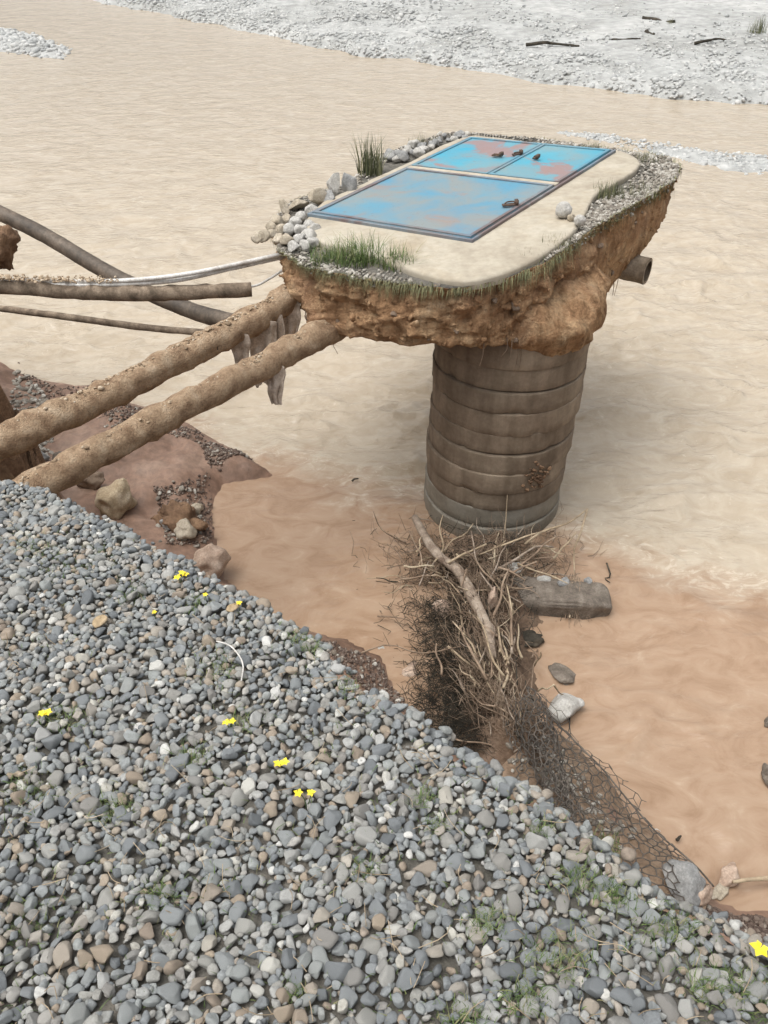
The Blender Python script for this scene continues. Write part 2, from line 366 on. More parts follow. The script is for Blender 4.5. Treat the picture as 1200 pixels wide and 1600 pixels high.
# ---- far gravel bank
sh = [P(x, y) for x, y in ((-60, -30), (120, -4), (250, 22), (400, 52), (560, 85), (720, 108), (860, 130), (1000, 150), (1200, 167), (1420, 184))]
sh = [sh[0]+(sh[0]-sh[1])*4]+sh+[sh[-1]+(sh[-1]-sh[-2])*12]
shp = resample(sh, 420)
rows = [-.6, 0, .25, .6, 1.2, 2, 3.5, 6, 10, 16, 26, 45, 90, 200, 600]; zz = [-.25, -.02, .16, .30, .36, .42, .5, .6, .75, .9, 1.1, 1.5, 2.2, 4, 9]
dirn = np.array([.35, .94, 0]); v = []
for rr, hz in zip(rows, zz):
    for i, p in enumerate(shp):
        q = p+dirn*(rr+(fbm(p, .5, 3)*.5+fbm(p, 2.2, 4)*.15)); q[2] = hz+(fbm(q, .4, 8)*.12 if rr > .2 else 0); v.append(q)
far = tag(link('far_gravel_bank', mesh('far_gravel_bank', v, grid_faces(len(rows), 420)), 'farsoil'), kind='structure')
it = []
for k in range(22000):
    i = rng.integers(60, 300); u = abs(rng.normal(0, 1))**1.3*5; p = shp[i]+(shp[i+1]-shp[i])*rng.random()
    j = np.interp(u, rows, zz); q = p+dirn*(u+fbm(p, .5, 3)*.5+fbm(p, 2.2, 4)*.15)
    x_, y_, _ = proj((q[0], q[1], j))
    if -80 < x_ < 1280 and y_ > -40: it.append((q[0], q[1], j+fbm((q[0], q[1], j), .4, 8)*.12+.01, rng.lognormal(-3.0, .38)))
tag(stones_mesh('gravel', it, PRO1, 'pebfar', far), kind='stuff')
# ---- gravel bars in the stream
def bar(poly, h, n, size, sparse=1.0):
    pw = np.array([P(x, y) for x, y in poly]); lo = pw.min(0)-.8; hi = pw.max(0)+.8
    gx = np.linspace(lo[0], hi[0], 90); gy = np.linspace(lo[1], hi[1], 60); X, Y = np.meshgrid(gx, gy)
    sd = poly_sd(X, Y, pw); Z = np.clip(sd*.25, -.15, h)
    Z = Z+np.array([fbm((x, y, 0), .9, 2)*.05 for x, y in zip(X.ravel(), Y.ravel())]).reshape(X.shape)
    o = tag(link('gravel_bar', mesh('gravel_bar', np.c_[X.ravel(), Y.ravel(), Z.ravel()], grid_faces(60, 90)), 'farsoil'), kind='structure')
    it = []
    px = rng.uniform(lo[0], hi[0], n*6); py = rng.uniform(lo[1], hi[1], n*6); s = poly_sd(px, py, pw)
    for x, y, d in zip(px, py, s):
        if d > -.25*rng.random() and len(it) < n: it.append((x, y, max(0, min(h, d*.25))+.0, rng.lognormal(math.log(size), .4)))
    tag(stones_mesh('gravel', it, PRO1, 'pebfar', o), kind='stuff')
bar([(880, 208), (930, 210), (1000, 222), (1100, 236), (1230, 248), (1230, 276), (1130, 264), (1050, 244), (960, 224)], .02, 800, .04)
bar([(-90, 30), (0, 44), (50, 57), (105, 76), (98, 91), (50, 88), (0, 80), (-90, 66)], .16, 900, .09)

# ---- near terrace with its bank face
EDGE = [(-420, 640), (-200, 700), (0, 752), (60, 764), (120, 790), (190, 830), (250, 868), (330, 902), (400, 945), (470, 985), (505, 1025), (560, 1068), (620, 1108),
        (700, 1165), (770, 1203), (830, 1243), (900, 1298), (960, 1342), (1030, 1392), (1090, 1424), (1150, 1452), (1200, 1482), (1400, 1580), (1700, 1800)]
edge = resample([G(x, y) for x, y in EDGE], 260)
edge += np.array([[fbm(p, 6, 1)*.02, fbm(p, 6, 2)*.03, 0] for p in edge]); edge[:, 2] = [ground_z(p[0], p[1]) for p in edge]
EP = edge[:, :2]
_o = np.argsort(EP[:, 0]); _ex, _ey = EP[_o, 0], EP[_o, 1]
def lip(x, y): return (np.interp(x, _ex, _ey)-y)*.8          # rough distance inside the terrace edge
v = []
NR = 26
for k in range(NR):                                 # back rows to edge
    s = 1-(1-k/(NR-1))**1.0
    for i, p in enumerate(edge):
        back = np.array([p[0]*1.4, -1.4]); q = back+(p[:2]-back)*s
        z = ground_z(*q)+fbm((q[0], q[1], 0), 2.5, 6)*.025-(.03*(max(0, s-.96)/.04)**2); v.append((q[0], q[1], z-.012))
NS = 34; low = []
def toe_k(i): return .80
for k in range(1, NS+1):
    s = k/NS
    for i, p in enumerate(edge):
        d = (p-C0); tz = C0+d*((-.35-CAMZ)/d[2]); tz[:2] *= .86
        q = np.array([p[0]+(tz[0]-p[0])*s**1.25, p[1]+(tz[1]-p[1])*s**1.25, p[2]-.03+(tz[2]-p[2])*s])
        a = sstep(0, .15, s); q += np.array([fbm(q, 2.2, 11)*.13, fbm(q, 2.2, 12)*.13-.02, fbm(q, 5, 13)*.05])*a
        v.append(q)
terr = link('gravel_terrace', mesh('gravel_terrace', v, grid_faces(NR+NS, 260)), 'terr')
terr.data.materials.append(M['skirt'])
nf = (NR+1)*259
terr.data.polygons.foreach_set('material_index', [0 if i < nf else 1 for i in range(len(terr.data.polygons))])
tag(terr, kind='structure')
# pebbles on it: dart throwing, large first
vis = []
X0, X1, Y0, Y1 = -1.9, 1.9, .25, 3.1
cell = .05; gridd = {}
acc = []
def try_add(x, y, s, k=.69):
    cx, cy = int(x/cell+1000), int(y/cell+1000)
    for a in (-1, 0, 1):
        for b in (-1, 0, 1):
            for (qx, qy, qs) in gridd.get((cx+a, cy+b), ()):
                if (qx-x)**2+(qy-y)**2 < (k*(qs+s))**2: return False
    gridd.setdefault((cx, cy), []).append((x, y, s)); acc.append((x, y, s)); return True
def infr(x, y):
    u, w, zc = proj((x, y, ground_z(x, y))); return zc > .2 and -70 < u < 1270 and w < 1690
for size_lo, size_hi, tries in ((.0165, .0235, 2600), (.012, .0165, 16000), (.0085, .012, 60000), (.005, .0085, 60000)):
    rx = rng.uniform(X0, X1, tries); ry = rng.uniform(Y0, Y1, tries); ok = lip(rx, ry) > -.008
    rs = rng.uniform(size_lo, size_hi, tries)
    for x, y, s, g in zip(rx, ry, rs, ok):
        if g and infr(x, y): try_add(x, y, s)
print('pebbles', len(acc))
full = []
for x, y, s in acc:
    z = ground_z(x, y)+fbm((x, y, 0), 2.5, 6)*.025+rng.uniform(-.005, .009)+s*.15
    e = 0
    full.append((x, y, z, s*1.2, s/proj((x, y, z))[2]))
full = np.array(full); order = np.argsort(-full[:, 4]); 
inn = np.array([0 < proj(q[:3])[0] < 1200 and proj(q[:3])[1] < 1600 for q in full[order]])
single = order[inn][:300]; rest = np.setdiff1d(np.arange(len(full)), single)
pm = [mesh('stone', v, f) for v, f in PRO3]
for i in single:
    x, y, z, s, _ = full[i]; o = link('stone', pm[rng.integers(16)], 'pebo', terr, (x, y, z)); o.scale = (s,)*3
    o.rotation_euler = (rng.normal(0, .3), rng.normal(0, .3), rng.uniform(0, 6.3))
for m_ in pm:
    if not m_.materials: m_.materials.append(M['pebo'])
big = rest[full[rest, 4] > .0062]; sml = rest[full[rest, 4] <= .0062]
tag(stones_mesh('gravel', full[big][:, :4], PRO3, 'peb', terr), kind='stuff')
# lower layer fills the gaps, and stones tipping over the lip
ex = []
for k in range(9500):
    x, y = rng.uniform(X0, X1), rng.uniform(Y0, Y1)
    if infr(x, y) and lip(x, y) > 0: ex.append((x, y, ground_z(x, y)+fbm((x, y, 0), 2.5, 6)*.025+.002, rng.uniform(.006, .014)))
for k in range(900):
    p = edge[rng.integers(30, 240)]; s = rng.uniform(.008, .022); u = abs(rng.normal(0, .06))
    ex.append((p[0]*(1+u*.3)+rng.normal(0, .02), p[1]+u*.5, p[2]-u*.9-.005, s))
tag(stones_mesh('gravel_fine', np.vstack([full[sml][:, :4], np.array(ex)]), PRO2, 'peb', terr), kind='stuff')

# ---- low mud bank on the left and at the toe
shore = [(-330, 560), (-100, 560), (30, 572), (75, 600), (150, 606), (165, 588), (190, 628), (270, 650), (340, 690), (380, 712), (426, 742), (345, 757), (332, 800), (338, 850),
         (352, 905), (420, 965), (488, 990), (545, 1002), (598, 1030), (606, 1062), (630, 1095), (670, 1150), (760, 1195), (820, 1210), (880, 1230), (960, 1260), (1010, 1320), (1085, 1395), (1150, 1420), (1250, 1430)]
sp = [P(x, y)[:2] for x, y in shore]
land = np.array(sp+[np.array([3.2, .5]), np.array([-7, .5]), np.array([-7, sp[0][1]])])
LB = np.array([(-9, 3.0), (-3.55, 4.2), (-3.30, 5.6), (-3.28, 6.6), (-3.5, 7.0), (-4.3, 7.4), (-4.75, 8.6), (-5.2, 9.4), (-9, 10)])
gx = np.arange(-7.5, 3.4, .05); gy = np.arange(1.6, 10.2, .05); X, Y = np.meshgrid(gx, gy)
sd = poly_sd(X, Y, land); sl_ = poly_sd(X, Y, LB)
n1 = np.array([fbm((x, y, 0), .9, 21) for x, y in zip(X.ravel(), Y.ravel())]).reshape(X.shape)
n2 = np.array([fbm((x, y, 0), 4.5, 22, 3) for x, y in zip(X.ravel(), Y.ravel())]).reshape(X.shape)
Z = np.where(sd < 0, sd*.5-.02, .02+.30*(1-np.exp(-np.maximum(sd, 0)/.35))+.15*sstep(.6, 2.5, sd)); Z = np.clip(Z, -.5, 2)+n1*.17*sstep(0, .5, sd)+n2*.05*sstep(-.1, .3, sd)+.012*n2
Zl = 2.55*sstep(-.12, .3, sl_+n2*.16+n1*.12)+n2*.07
mudH = np.maximum(Z, np.where(sl_ > -.5, Zl-.1, -9))
mud = link('mud_bank', mesh('mud_bank', np.c_[X.ravel(), Y.ravel(), mudH.ravel()], grid_faces(len(gy), len(gx))), 'mud')
mud.data.materials.append(M['soil'])
hi = (mudH[:-1, :-1].ravel() > .62).astype(int); mud.data.polygons.foreach_set('material_index', hi.tolist())
tag(mud, kind='structure')
def mud_z(x, y):
    i = min(max(int(round((x+7.5)/.05)), 0), len(gx)-1); j = min(max(int(round((y-1.6)/.05)), 0), len(gy)-1); return float(mudH[j, i])
def scatter_px(quad, n, lo, hi, z=.3):
    out = []; q = np.array(quad, float); a, b = q.min(0), q.max(0)
    while len(out) < n:
        x, y = rng.uniform(a, b)
        if poly_sd(np.array([x]), np.array([y]), q)[0] > 0:
            p = P(x, y, z); zz_ = mud_z(p[0], p[1]); p = P(x, y, zz_); zz_ = mud_z(p[0], p[1])
            out.append((p[0], p[1], zz_+.005, rng.uniform(lo, hi)))
    return out
it = scatter_px([(300, 668), (340, 690), (380, 712), (426, 742), (345, 756), (330, 740), (310, 690)], 1900, .006, .02)
it += scatter_px([(190, 628), (270, 650), (310, 675), (310, 690), (230, 668), (150, 650)], 1100, .006, .02)
it += scatter_px([(240, 760), (330, 757), (332, 850), (260, 850)], 900, .006, .022)
it += scatter_px([(492, 998), (545, 1008), (598, 1032), (606, 1062), (690, 1140), (560, 1070)], 1300, .005, .018)
it += scatter_px([(30, 572), (75, 600), (150, 606), (150, 640), (60, 640)], 700, .006, .02)
it += scatter_px([(1090, 1408), (1150, 1424), (1250, 1436), (1250, 1500), (1120, 1440)], 700, .006, .03)
tag(stones_mesh('grit', it, PRO1, 'pebdark', mud), kind='stuff')
it = scatter_px([(310, 676), (340, 690), (424, 742), (345, 754)], 60, .014, .03)
it += scatter_px([(190, 632), (270, 652), (300, 680), (230, 690), (150, 660)], 60, .014, .035)
it += scatter_px([(20, 570), (70, 610), (85, 690), (60, 730), (10, 740), (10, 640)], 420, .02, .055, .5)
it += scatter_px([(240, 770), (320, 770), (320, 850), (250, 850)], 60, .02, .05)
it += scatter_px([(492, 998), (545, 1010), (598, 1035), (600, 1060), (690, 1140), (600, 1120)], 40, .01, .03)
tag(stones_mesh('gravel', it, PRO2, 'pebdirty', mud), kind='stuff')

# ============================================================ THE WELL
WX, WY, WR = 1.235, 7.5, .75
well = empty('water_well', (WX, WY, 0), 'undermined round concrete well standing in the brown water under an earthy hatch slab', 'well')
def wl(name, me, mat):                                 # world-space mesh under the well
    o = link(name, me, mat, well); o.matrix_parent_inverse = Matrix.Translation((-WX, -WY, 0)); return o
zb = -.55; k = 0
heights = [.26, .27, .22, .23, .22, .24, .23, .22, .25, .22, .24, .25, .08]
offs = [(-.02, 0), (-.02, .01), (-.035, 0), (-.03, .01), (-.02, 0), (-.03, -.01), (-.005, 0), (.0, .01), (.02, 0), (.01, 0), (.02, .01), (.012, 0), (.02, 0)]
NA = 96
for h, (ox, oy) in zip(heights, offs):
    v = []; prof = [(0, -.010), (.004, -.002), (.010, .002), (h*.35, .001), (h*.7, .001), (h-.014, .003), (h-.005, .001), (h-.001, -.008)]
    tl = rng.normal(0, .006, 2); r0 = WR+rng.normal(0, .006)
    for (dz, dr) in prof:
        for a in range(NA):
            th = 2*math.pi*a/NA; cs, sn = math.cos(th), math.sin(th)
            p = np.array([WX+ox+cs*(r0+dr), WY+oy+sn*(r0+dr), zb+dz])
            w = fbm(p, 2.5, k)*.008+fbm(p, 14, k+3)*.004
            chip = max(0, fbm(p, 7, k+30)-.32)*.06 if dz < .03 or dz > h-.03 else 0
            p[:2] += np.array([cs, sn])*(w-chip); p[2] += tl[0]*cs+tl[1]*sn; v.append(p)
    f = [tuple(q) for q in grid_faces(len(prof), NA, True)]+[tuple(range(NA))[::-1], tuple(range((len(prof)-1)*NA, len(prof)*NA))]
    wl('concrete_ring', mesh('concrete_ring', v, f), 'ringlow' if k in (2, 3) else 'ring'); zb += h; k += 1
# mud splash patch stuck on the well
it = []
for q in range(70):
    th = math.radians(-66)+rng.normal(0, .10); z = .83+rng.normal(0, .07); it.append((WX+math.cos(th)*(WR+.01), WY+math.sin(th)*(WR+.01), z, rng.uniform(.012, .03)))
o = stones_mesh('mud_clod', it, PRO2, 'soil', well); o.matrix_parent_inverse = Matrix.Translation((-WX, -WY, 0)); o['kind'] = 'stuff'

# ---- earth block under the slab
TOP = [(440, 394, .10, 2.35), (470, 414, .04, 2.28), (520, 426, .02, 2.32), (580, 436, .03, 2.38), (640, 444, .03, 2.42), (700, 450, .05, 2.44), (750, 446, .09, 2.42), (800, 431, .10, 2.38), (850, 408, .07, 2.26),
       (895, 381, .10, 2.18), (930, 353, .17, 2.12), (975, 328, .30, 2.15), (1020, 303, .34, 2.15), (1052, 283, .38, 2.15), (1062, 264, .46, 2.2), (1045, 247, .5, 2.2), (1000, 239, .5, 2.2), (930, 229, .5, 2.2),
       (830, 216, .5, 2.2), (735, 207, .45, 2.2), (690, 209, .4, 2.2), (640, 226, .35, 2.25), (600, 241, .32, 2.25), (570, 263, .28, 2.3), (545, 286, .24, 2.3), (500, 301, .22, 2.3), (455, 316, .2, 2.3), (432, 340, .2, 2.3), (428, 368, .18, 2.32)]
top = np.array([list(S(a, b))+[c_, d_] for a, b, c_, d_ in TOP]); top = resample(top, 320, True)
def soil_disp(q, amp): return amp*(fbm(q, 1.7, 31)*.9+fbm(q, 5, 32)*.55+fbm(q, 13, 33)*.25)
v = []; NV = 44
cen = top[:, :3].mean(0); cw = np.array([WX, WY])
for k in range(NV):
    s = k/(NV-1)
    for p in top:
        z = p[2]+(p[4]-p[2])*s; ins = p[3]*(s**(1.7+3.2*p[3]))
        # concave nick below the turf lip
        ins += .035*math.sin(min(1, s*3)*math.pi)*(1 if s < .34 else 0)
        q = np.array([p[0]+(cw[0]-p[0])*ins, p[1]+(cw[1]-p[1])*ins, z])
        o = q[:2]-cw; o /= np.linalg.norm(o)+1e-6; a = min(1, s*4+.25)*min(1, (1-s)*3+.45)
        dd = soil_disp(q, .135)*a+fbm(q, 22, 38)*.018*a+(abs(noise.noise(Vector((q[0]*7, q[1]*7, q[2]*3.2))))-.25)*.07*a+(abs(noise.noise(Vector((q[0]*15, q[1]*15, q[2]*9))))-.2)*.035*a+abs(fbm((q[0]*2.5, q[1]*2.5, 0), 2.2, 37))*.05*a
        q[:2] += o*dd; q[2] += fbm(q, 3, 34)*.07*sstep(.5, 1, s)+(fbm(q, 8, 35)*.015 if s == 0 else 0); v.append(q)
nb = len(v); 
for s in (.75, .45, .15):                           # underside rings
    for i in range(320):
        b = v[nb-320+i] if True else None; q = np.array([cw[0]+(b[0]-cw[0])*s, cw[1]+(b[1]-cw[1])*s, b[2]+(1-s)*.25]); q[2] += soil_disp(q, .06); v.append(q)
f = [tuple(q[::-1]) for q in grid_faces(NV+3, 320, True)]
base = len(v)
for s in (.8, .5, .2, .02):                                   # top surface
    for i in range(320):
        b = v[i]; q = np.array([cen[0]+(b[0]-cen[0])*s, cen[1]+(b[1]-cen[1])*s, 0]); q[2] = slab_z(q[0], q[1])-.01+fbm(q, 5, 36)*.012; v.append(q)
tg = grid_faces(4, 320, True)+base; f += [tuple(q) for q in tg]
for i in range(320): j = (i+1) % 320; f.append((i, j, base+j, base+i))
block = wl('earth_block', mesh('earth_block', v, f), 'clay')
blockv = np.array(v)
block.data.materials.append(M['terr']); block.data.polygons.foreach_set('material_index', [0 if i < (NV+2)*320 else 1 for i in range(len(block.data.polygons))])
# lumpy earth collar clinging to the top of the well
v = []; prof = [(2.18, .70), (2.24, .77), (2.31, .80), (2.40, .825), (2.52, .82), (2.63, .74), (2.72, .55), (2.78, .25), (2.79, .03)]; prof = resample(prof, 22)
for (z, rr) in prof:
    for a_ in range(150):
        th = 2*math.pi*a_/150; q = np.array([WX+.02+math.cos(th)*rr, WY+math.sin(th)*rr, z+.05*math.sin(th*3+1)+.03*math.sin(th*7)]); d_ = soil_disp(q, .06)+(abs(noise.noise(Vector((q[0]*8, q[1]*8, q[2]*6))))-.25)*.08+fbm(q, 22, 38)*.015
        q[:2] += np.array([math.cos(th), math.sin(th)])*d_; v.append(q)
collar = link('earth_collar', mesh('earth_collar', v, grid_faces(22, 150, True)), 'clay', block)
# embedded cobbles in its face (parts of the block)
pc = [mesh('stone', v_, f_) for v_, f_ in PRO3[:8]]
def sub(name, me, mat, par, loc, sc, rot=None):
    o = link(name, me, mat); o.parent = par; o.matrix_parent_inverse = par.matrix_world.inverted() if False else Matrix.Identity(4)
    o.location = tuple(map(float, loc)); o.scale = sc if isinstance(sc, tuple) else (sc,)*3
    o.rotation_euler = rot or (rng.normal(0, .5), rng.normal(0, .5), rng.uniform(0, 6)); return o
front = [i for i in range(320) if top[i][1] < 8.8 or top[i][0] > 2.0]
for k in range(34):
    i = front[rng.integers(len(front))]; row = int(rng.uniform(3, 40)); p = blockv[row*320+i]
    me = pc[rng.integers(8)]; sub('stone', me, 'rock_brown' if not me.materials else None, block, p, rng.uniform(.022, .06))
# turf-line gravel on the rim
it = []
for k in range(3600):
    i = rng.integers(320); p = blockv[i]; s = 1-abs(rng.normal(0, .045)); u, w, _ = proj(p)
    if 640 < u < 850 and w > 395 and rng.random() < .93: continue
    if u > 830 and w < 400: s = 1-abs(rng.normal(0, .08))
    q = cen+(p-cen)*s; dz = 0
    if rng.random() < .22:
        r_ = int(rng.uniform(0, 5)); q = blockv[r_*320+i]
    else: q[2] = slab_z(q[0], q[1])+.005
    it.append((q[0], q[1], q[2], rng.lognormal(math.log(.013), .42)))
k = 0
while k < 2200:
    p = blockv[rng.integers(320)]; u, w, _ = proj(p)
    if u < 850 or w > 400: continue
    k += 1; q = cen+(p-cen)*(1-abs(rng.normal(0, .10))); it.append((q[0], q[1], slab_z(q[0], q[1])+.006, rng.lognormal(math.log(.016), .4)))
o = stones_mesh('gravel', it, PRO2, 'pebdirty', block); o['kind'] = 'stuff'
# crumbling clods on the face
it = []
for k in range(900):
    i = front[rng.integers(len(front))]; row = int(rng.uniform(2, NV-1)); p = blockv[row*320+i]; o_ = p[:2]-cw; o_ = o_/np.linalg.norm(o_)
    sz_ = rng.lognormal(math.log(.017), .5); it.append((p[0]-o_[0]*sz_*.25, p[1]-o_[1]*sz_*.25, p[2], min(sz_, .09)))
o = stones_mesh('clod', it, PRO2, 'clay', block, tilt=.8); o['kind'] = 'stuff'
# whitish plaster lumps by the lower pipe
for (x, y, s_) in ((603, 488, .05), (622, 486, .06), (640, 492, .055), (520, 474, .05), (556, 482, .06), (545, 470, .04)):
    p = PY(x, y, 6.95 if x > 580 else 7.15); me = mesh('plaster_lump', *[q for q in (PRO3[int(x) % 16][0]*np.array([.7, .7, 1.3]), PRO3[int(x) % 16][1])])
    o = sub('plaster_lump', me, 'rock_beige', block, p, s_, (0, .2, 1))
# dry turf fringe hanging over the lip
a = Acc()
def fringe(n, cond, l0, l1, down):
    k = 0
    while k < n:
        i = rng.integers(320); p = blockv[i+320*int(rng.integers(0, 4))]; u, w, _ = proj(p)
        if not cond(u, w): continue
        k += 1; o_ = p[:2]-cw; o_ = o_/np.linalg.norm(o_); L = rng.uniform(l0, l1); j = rng.normal(0, .3, 2); d = np.array([o_[0]+j[0], o_[1]+j[1], 0])*.5; sdv = np.array([-o_[1], o_[0], 0])*rng.uniform(.0012, .0026)
        dn = rng.uniform(*down); m_ = p+d*L*.6+np.array([0, 0, L*.35*(1-dn)]); e_ = p+d*L*.95+np.array([0, 0, -L*dn])
        a.add([p-sdv, p+sdv, m_-sdv*.8, m_+sdv*.8, e_-sdv*.15, e_+sdv*.15], [(0, 1, 3, 2), (2, 3, 5, 4)], rng.uniform(.55, 1))
fringe(1500, lambda u, w: w > 290 and (u < 670 or u > 820), .04, .15, (.5, 1.1)); fringe(320, lambda u, w: 660 < u < 830 and w > 390, .03, .10, (.6, 1.1)); fringe(900, lambda u, w: u > 830 and w < 420, .04, .11, (-.4, .7)); fringe(900, lambda u, w: u < 680 and w > 390, .05, .13, (-.4, .9))
o = a.obj('turf_fringe', 'grassgrey', block); o['kind'] = 'stuff'
# hanging roots
for k in range(26):
    i = front[rng.integers(len(front))]; p = blockv[(NV-1-rng.integers(0, 6))*320+i]; L = rng.uniform(.06, .32)
    pa = smooth_path([p+(0, 0, .03), p+(rng.normal(0, .01), -.02, -L*.5), p+(rng.normal(0, .02), -.02, -L)], 8)
    o = tube('root', pa, np.linspace(.006, .002, 8), 'twig', block, 5)

# ---- concrete slab
SL = [(478, 345), (488, 372), (540, 388), (590, 398), (640, 420), (690, 434), (742, 437), (790, 425), (840, 401), (880, 374), (905, 350), (916, 325), (925, 305), (955, 288), (990, 268), (1000, 255), (990, 245), (968, 235), (900, 229), (820, 221), (735, 211), (690, 228), (645, 252), (600, 272), (545, 298), (505, 315)]
sp_ = resample([S(x, y, .05) for x, y in SL], 160, True)
for _ in range(3): sp_ = (np.roll(sp_, 1, 0)+sp_*2+np.roll(sp_, -1, 0))/4
sc_ = sp_.mean(0); v = []
for sfac, dz in ((1.004, -.09), (1.012, -.02), (1.006, .0), (.99, .006), (.8, .007), (.5, .008), (.2, .008), (.02, .008)):
    for p in sp_:
        q = sc_+(p-sc_)*sfac; n_ = fbm(q, 7, 41)*.018+fbm(q, 20, 42)*.008 if sfac > .985 else 0
        o = (p-sc_)/np.linalg.norm(p-sc_); q = q+o*n_; q[2] = slab_z(q[0], q[1])+.05+dz+fbm(q, 2, 43)*.004; v.append(q)
wl('concrete_slab', mesh('concrete_slab', v, [tuple(q) for q in grid_faces(8, 160, True)]), 'slab')

# ---- hatch: iron frame with one front door and two rear doors
cs_ = [S(x, y, .07) for x, y in ((483, 337), (727, 370), (968, 238), (735, 217))]
U = (cs_[1]-cs_[0])/np.linalg.norm(cs_[1]-cs_[0])+(cs_[2]-cs_[3])/np.linalg.norm(cs_[2]-cs_[3])
V_ = (cs_[3]-cs_[0])/np.linalg.norm(cs_[3]-cs_[0])+(cs_[2]-cs_[1])/np.linalg.norm(cs_[2]-cs_[1])
nrm = SN/np.linalg.norm(SN); U /= np.linalg.norm(U); V_ /= np.linalg.norm(V_)
V2 = V_-U*(U@V_); U2 = U-V_*(U@V_); V2 /= np.linalg.norm(V2); U2 /= np.linalg.norm(U2); Ud = U+U2; Ud /= np.linalg.norm(Ud); Vd = np.cross(nrm, Ud)
def uv(p): return np.array([(p-cs_[0])@Ud, (p-cs_[0])@Vd])
def hp(u, w, h=0.0): return cs_[0]+Ud*u+Vd*w+nrm*h
A0, A1, A2, A3 = [uv(q) for q in cs_]
u0, u1 = 0.0, (A1[0]-A0[0]+A2[0]-A3[0])/2; ush = (A0[0]+A1[0]+A2[0]+A3[0])/4-(u0+u1)/2; u0 += ush; u1 += ush
w0 = (A0[1]+A1[1])/2; w1 = (A2[1]+A3[1])/2
wm = np.mean([uv(S(862, 287, .07))[1], uv(S(636, 265, .07))[1]])
um = uv(S(808, 250, .07))[0]
def bars(name, segs, wd, h, mat, parent, z0=0.0):
    a = Acc()
    for (ua, wa, ub, wb) in segs:
        p, q = hp(ua, wa), hp(ub, wb); d = q-p; L = np.linalg.norm(d); d /= L
        a.add(*box_geo((p+q)/2+nrm*(z0+h/2), L, wd, h, d, np.cross(nrm, d), nrm))
    o = a.obj(name, mat, None, False); o.parent = parent
    if parent is well: o.matrix_parent_inverse = Matrix.Translation((-WX, -WY, 0))
    b = o.modifiers.new('b', 'BEVEL'); b.width = .005; b.segments = 2; return o
bars('hatch_frame', [(u0-.035, w0-.02, u1+.035, w0-.02), (u0-.018, w0, u0-.018, w1), (u1+.018, w0, u1+.018, w1), (u0-.035, w1+.02, u1+.035, w1+.02)], .03, .034, 'frame_rust', well, -.018)
bars('cross_bar', [(u0+.002, wm, u1-.002, wm)], .085, .04, 'slab', well, -.018)
def door(ua, ub, wa, wb, mat, fm, hgt, seed, label):
    r = np.random.default_rng(seed); n = 26; v = []
    for i in range(n):
        for j in range(n):
            s, t_ = i/(n-1), j/(n-1); p = hp(ua+(ub-ua)*s, wa+(wb-wa)*t_)
            v.append(p+nrm*(hgt+.012+fbm(p, 1.3, seed)*.010*math.sin(s*math.pi)*math.sin(t_*math.pi)*2))
    f = [tuple(q[::-1]) for q in grid_faces(n, n)]; 
    o = wl('hatch_door', mesh('hatch_door', v, f), mat); o['label'] = label
    sm = o.modifiers.new('t', 'SOLIDIFY'); sm.thickness = .012; sm.offset = -1
    e = .018
    bars('rim', [(ua, wa+e, ub, wa+e), (ua, wb-e, ub, wb-e), (ua+e, wa+2*e, ua+e, wb-2*e), (ub-e, wa+2*e, ub-e, wb-2*e)], 2*e, .016, fm, o, hgt+.010)
    return o
df = door(u0+.012, u1-.012, w0+.012, wm-.052, 'door_front', 'frame_rust', .002, 61, 'faded dusty blue front door with rust patches')
dl = door(u0+.012, um-.006, wm+.052, w1-.012, 'door_rear', 'frame_blue', .004, 62, 'dusty turquoise rear door')
dr = door(um+.006, u1-.012, wm+.052, w1-.012, 'door_rear', 'frame_blue', .004, 63, 'turquoise rear door with large rusty pink patch')
def handle(x, y, L, par, h=.05, ang=0):
    c = S(x, y, .10); d = Ud*math.cos(ang)+Vd*math.sin(ang); a = Acc(); e = np.cross(nrm, d)
    h *= .7; a.add(*box_geo(c+nrm*.008, L, .045, .016, d, e, nrm)); a.add(*tube_geo(smooth_path([c-d*L*.35+nrm*.02, c-d*L*.2+nrm*h, c+d*L*.2+nrm*h, c+d*L*.35+nrm*.02], 12), .007, 7))
    a.add(*box_geo(c+d*L*.42+nrm*.03, .03, .06, .035, d, e, nrm))
    o = a.obj('handle', 'rust', par, True); return o
handle(797, 321, .15, df, .05, .7); handle(777, 244, .12, dl, .03); handle(808, 242, .11, dl, .04, .8); handle(837, 248, .06, dr, .04)
# ---- broken pipe stub through the earth block
a = PY(955, 418, 8.75); b = PY(1012, 424, 8.35); a = np.array([a[0]-.5, a[1]+.1, a[2]+.12])
d = (b-a)/np.linalg.norm(b-a); vv, ff = [], []
pth = [a+(b-a)*q for q in np.linspace(0, 1, 14)]
v1, f1 = tube_geo(pth, .135, 24, .012, 4, False); v2, f2 = tube_geo(pth, .105, 24, .004, 4, False)
n1_ = len(v1); ff = list(f1)+[tuple(i+n1_ for i in q[::-1]) for q in f2]+[((13*24+i), (13*24+(i+1) % 24), n1_+13*24+(i+1) % 24, n1_+13*24+i) for i in range(24)]
wl('pipe_stub', mesh('pipe_stub', list(v1)+list(v2), ff), 'stub')

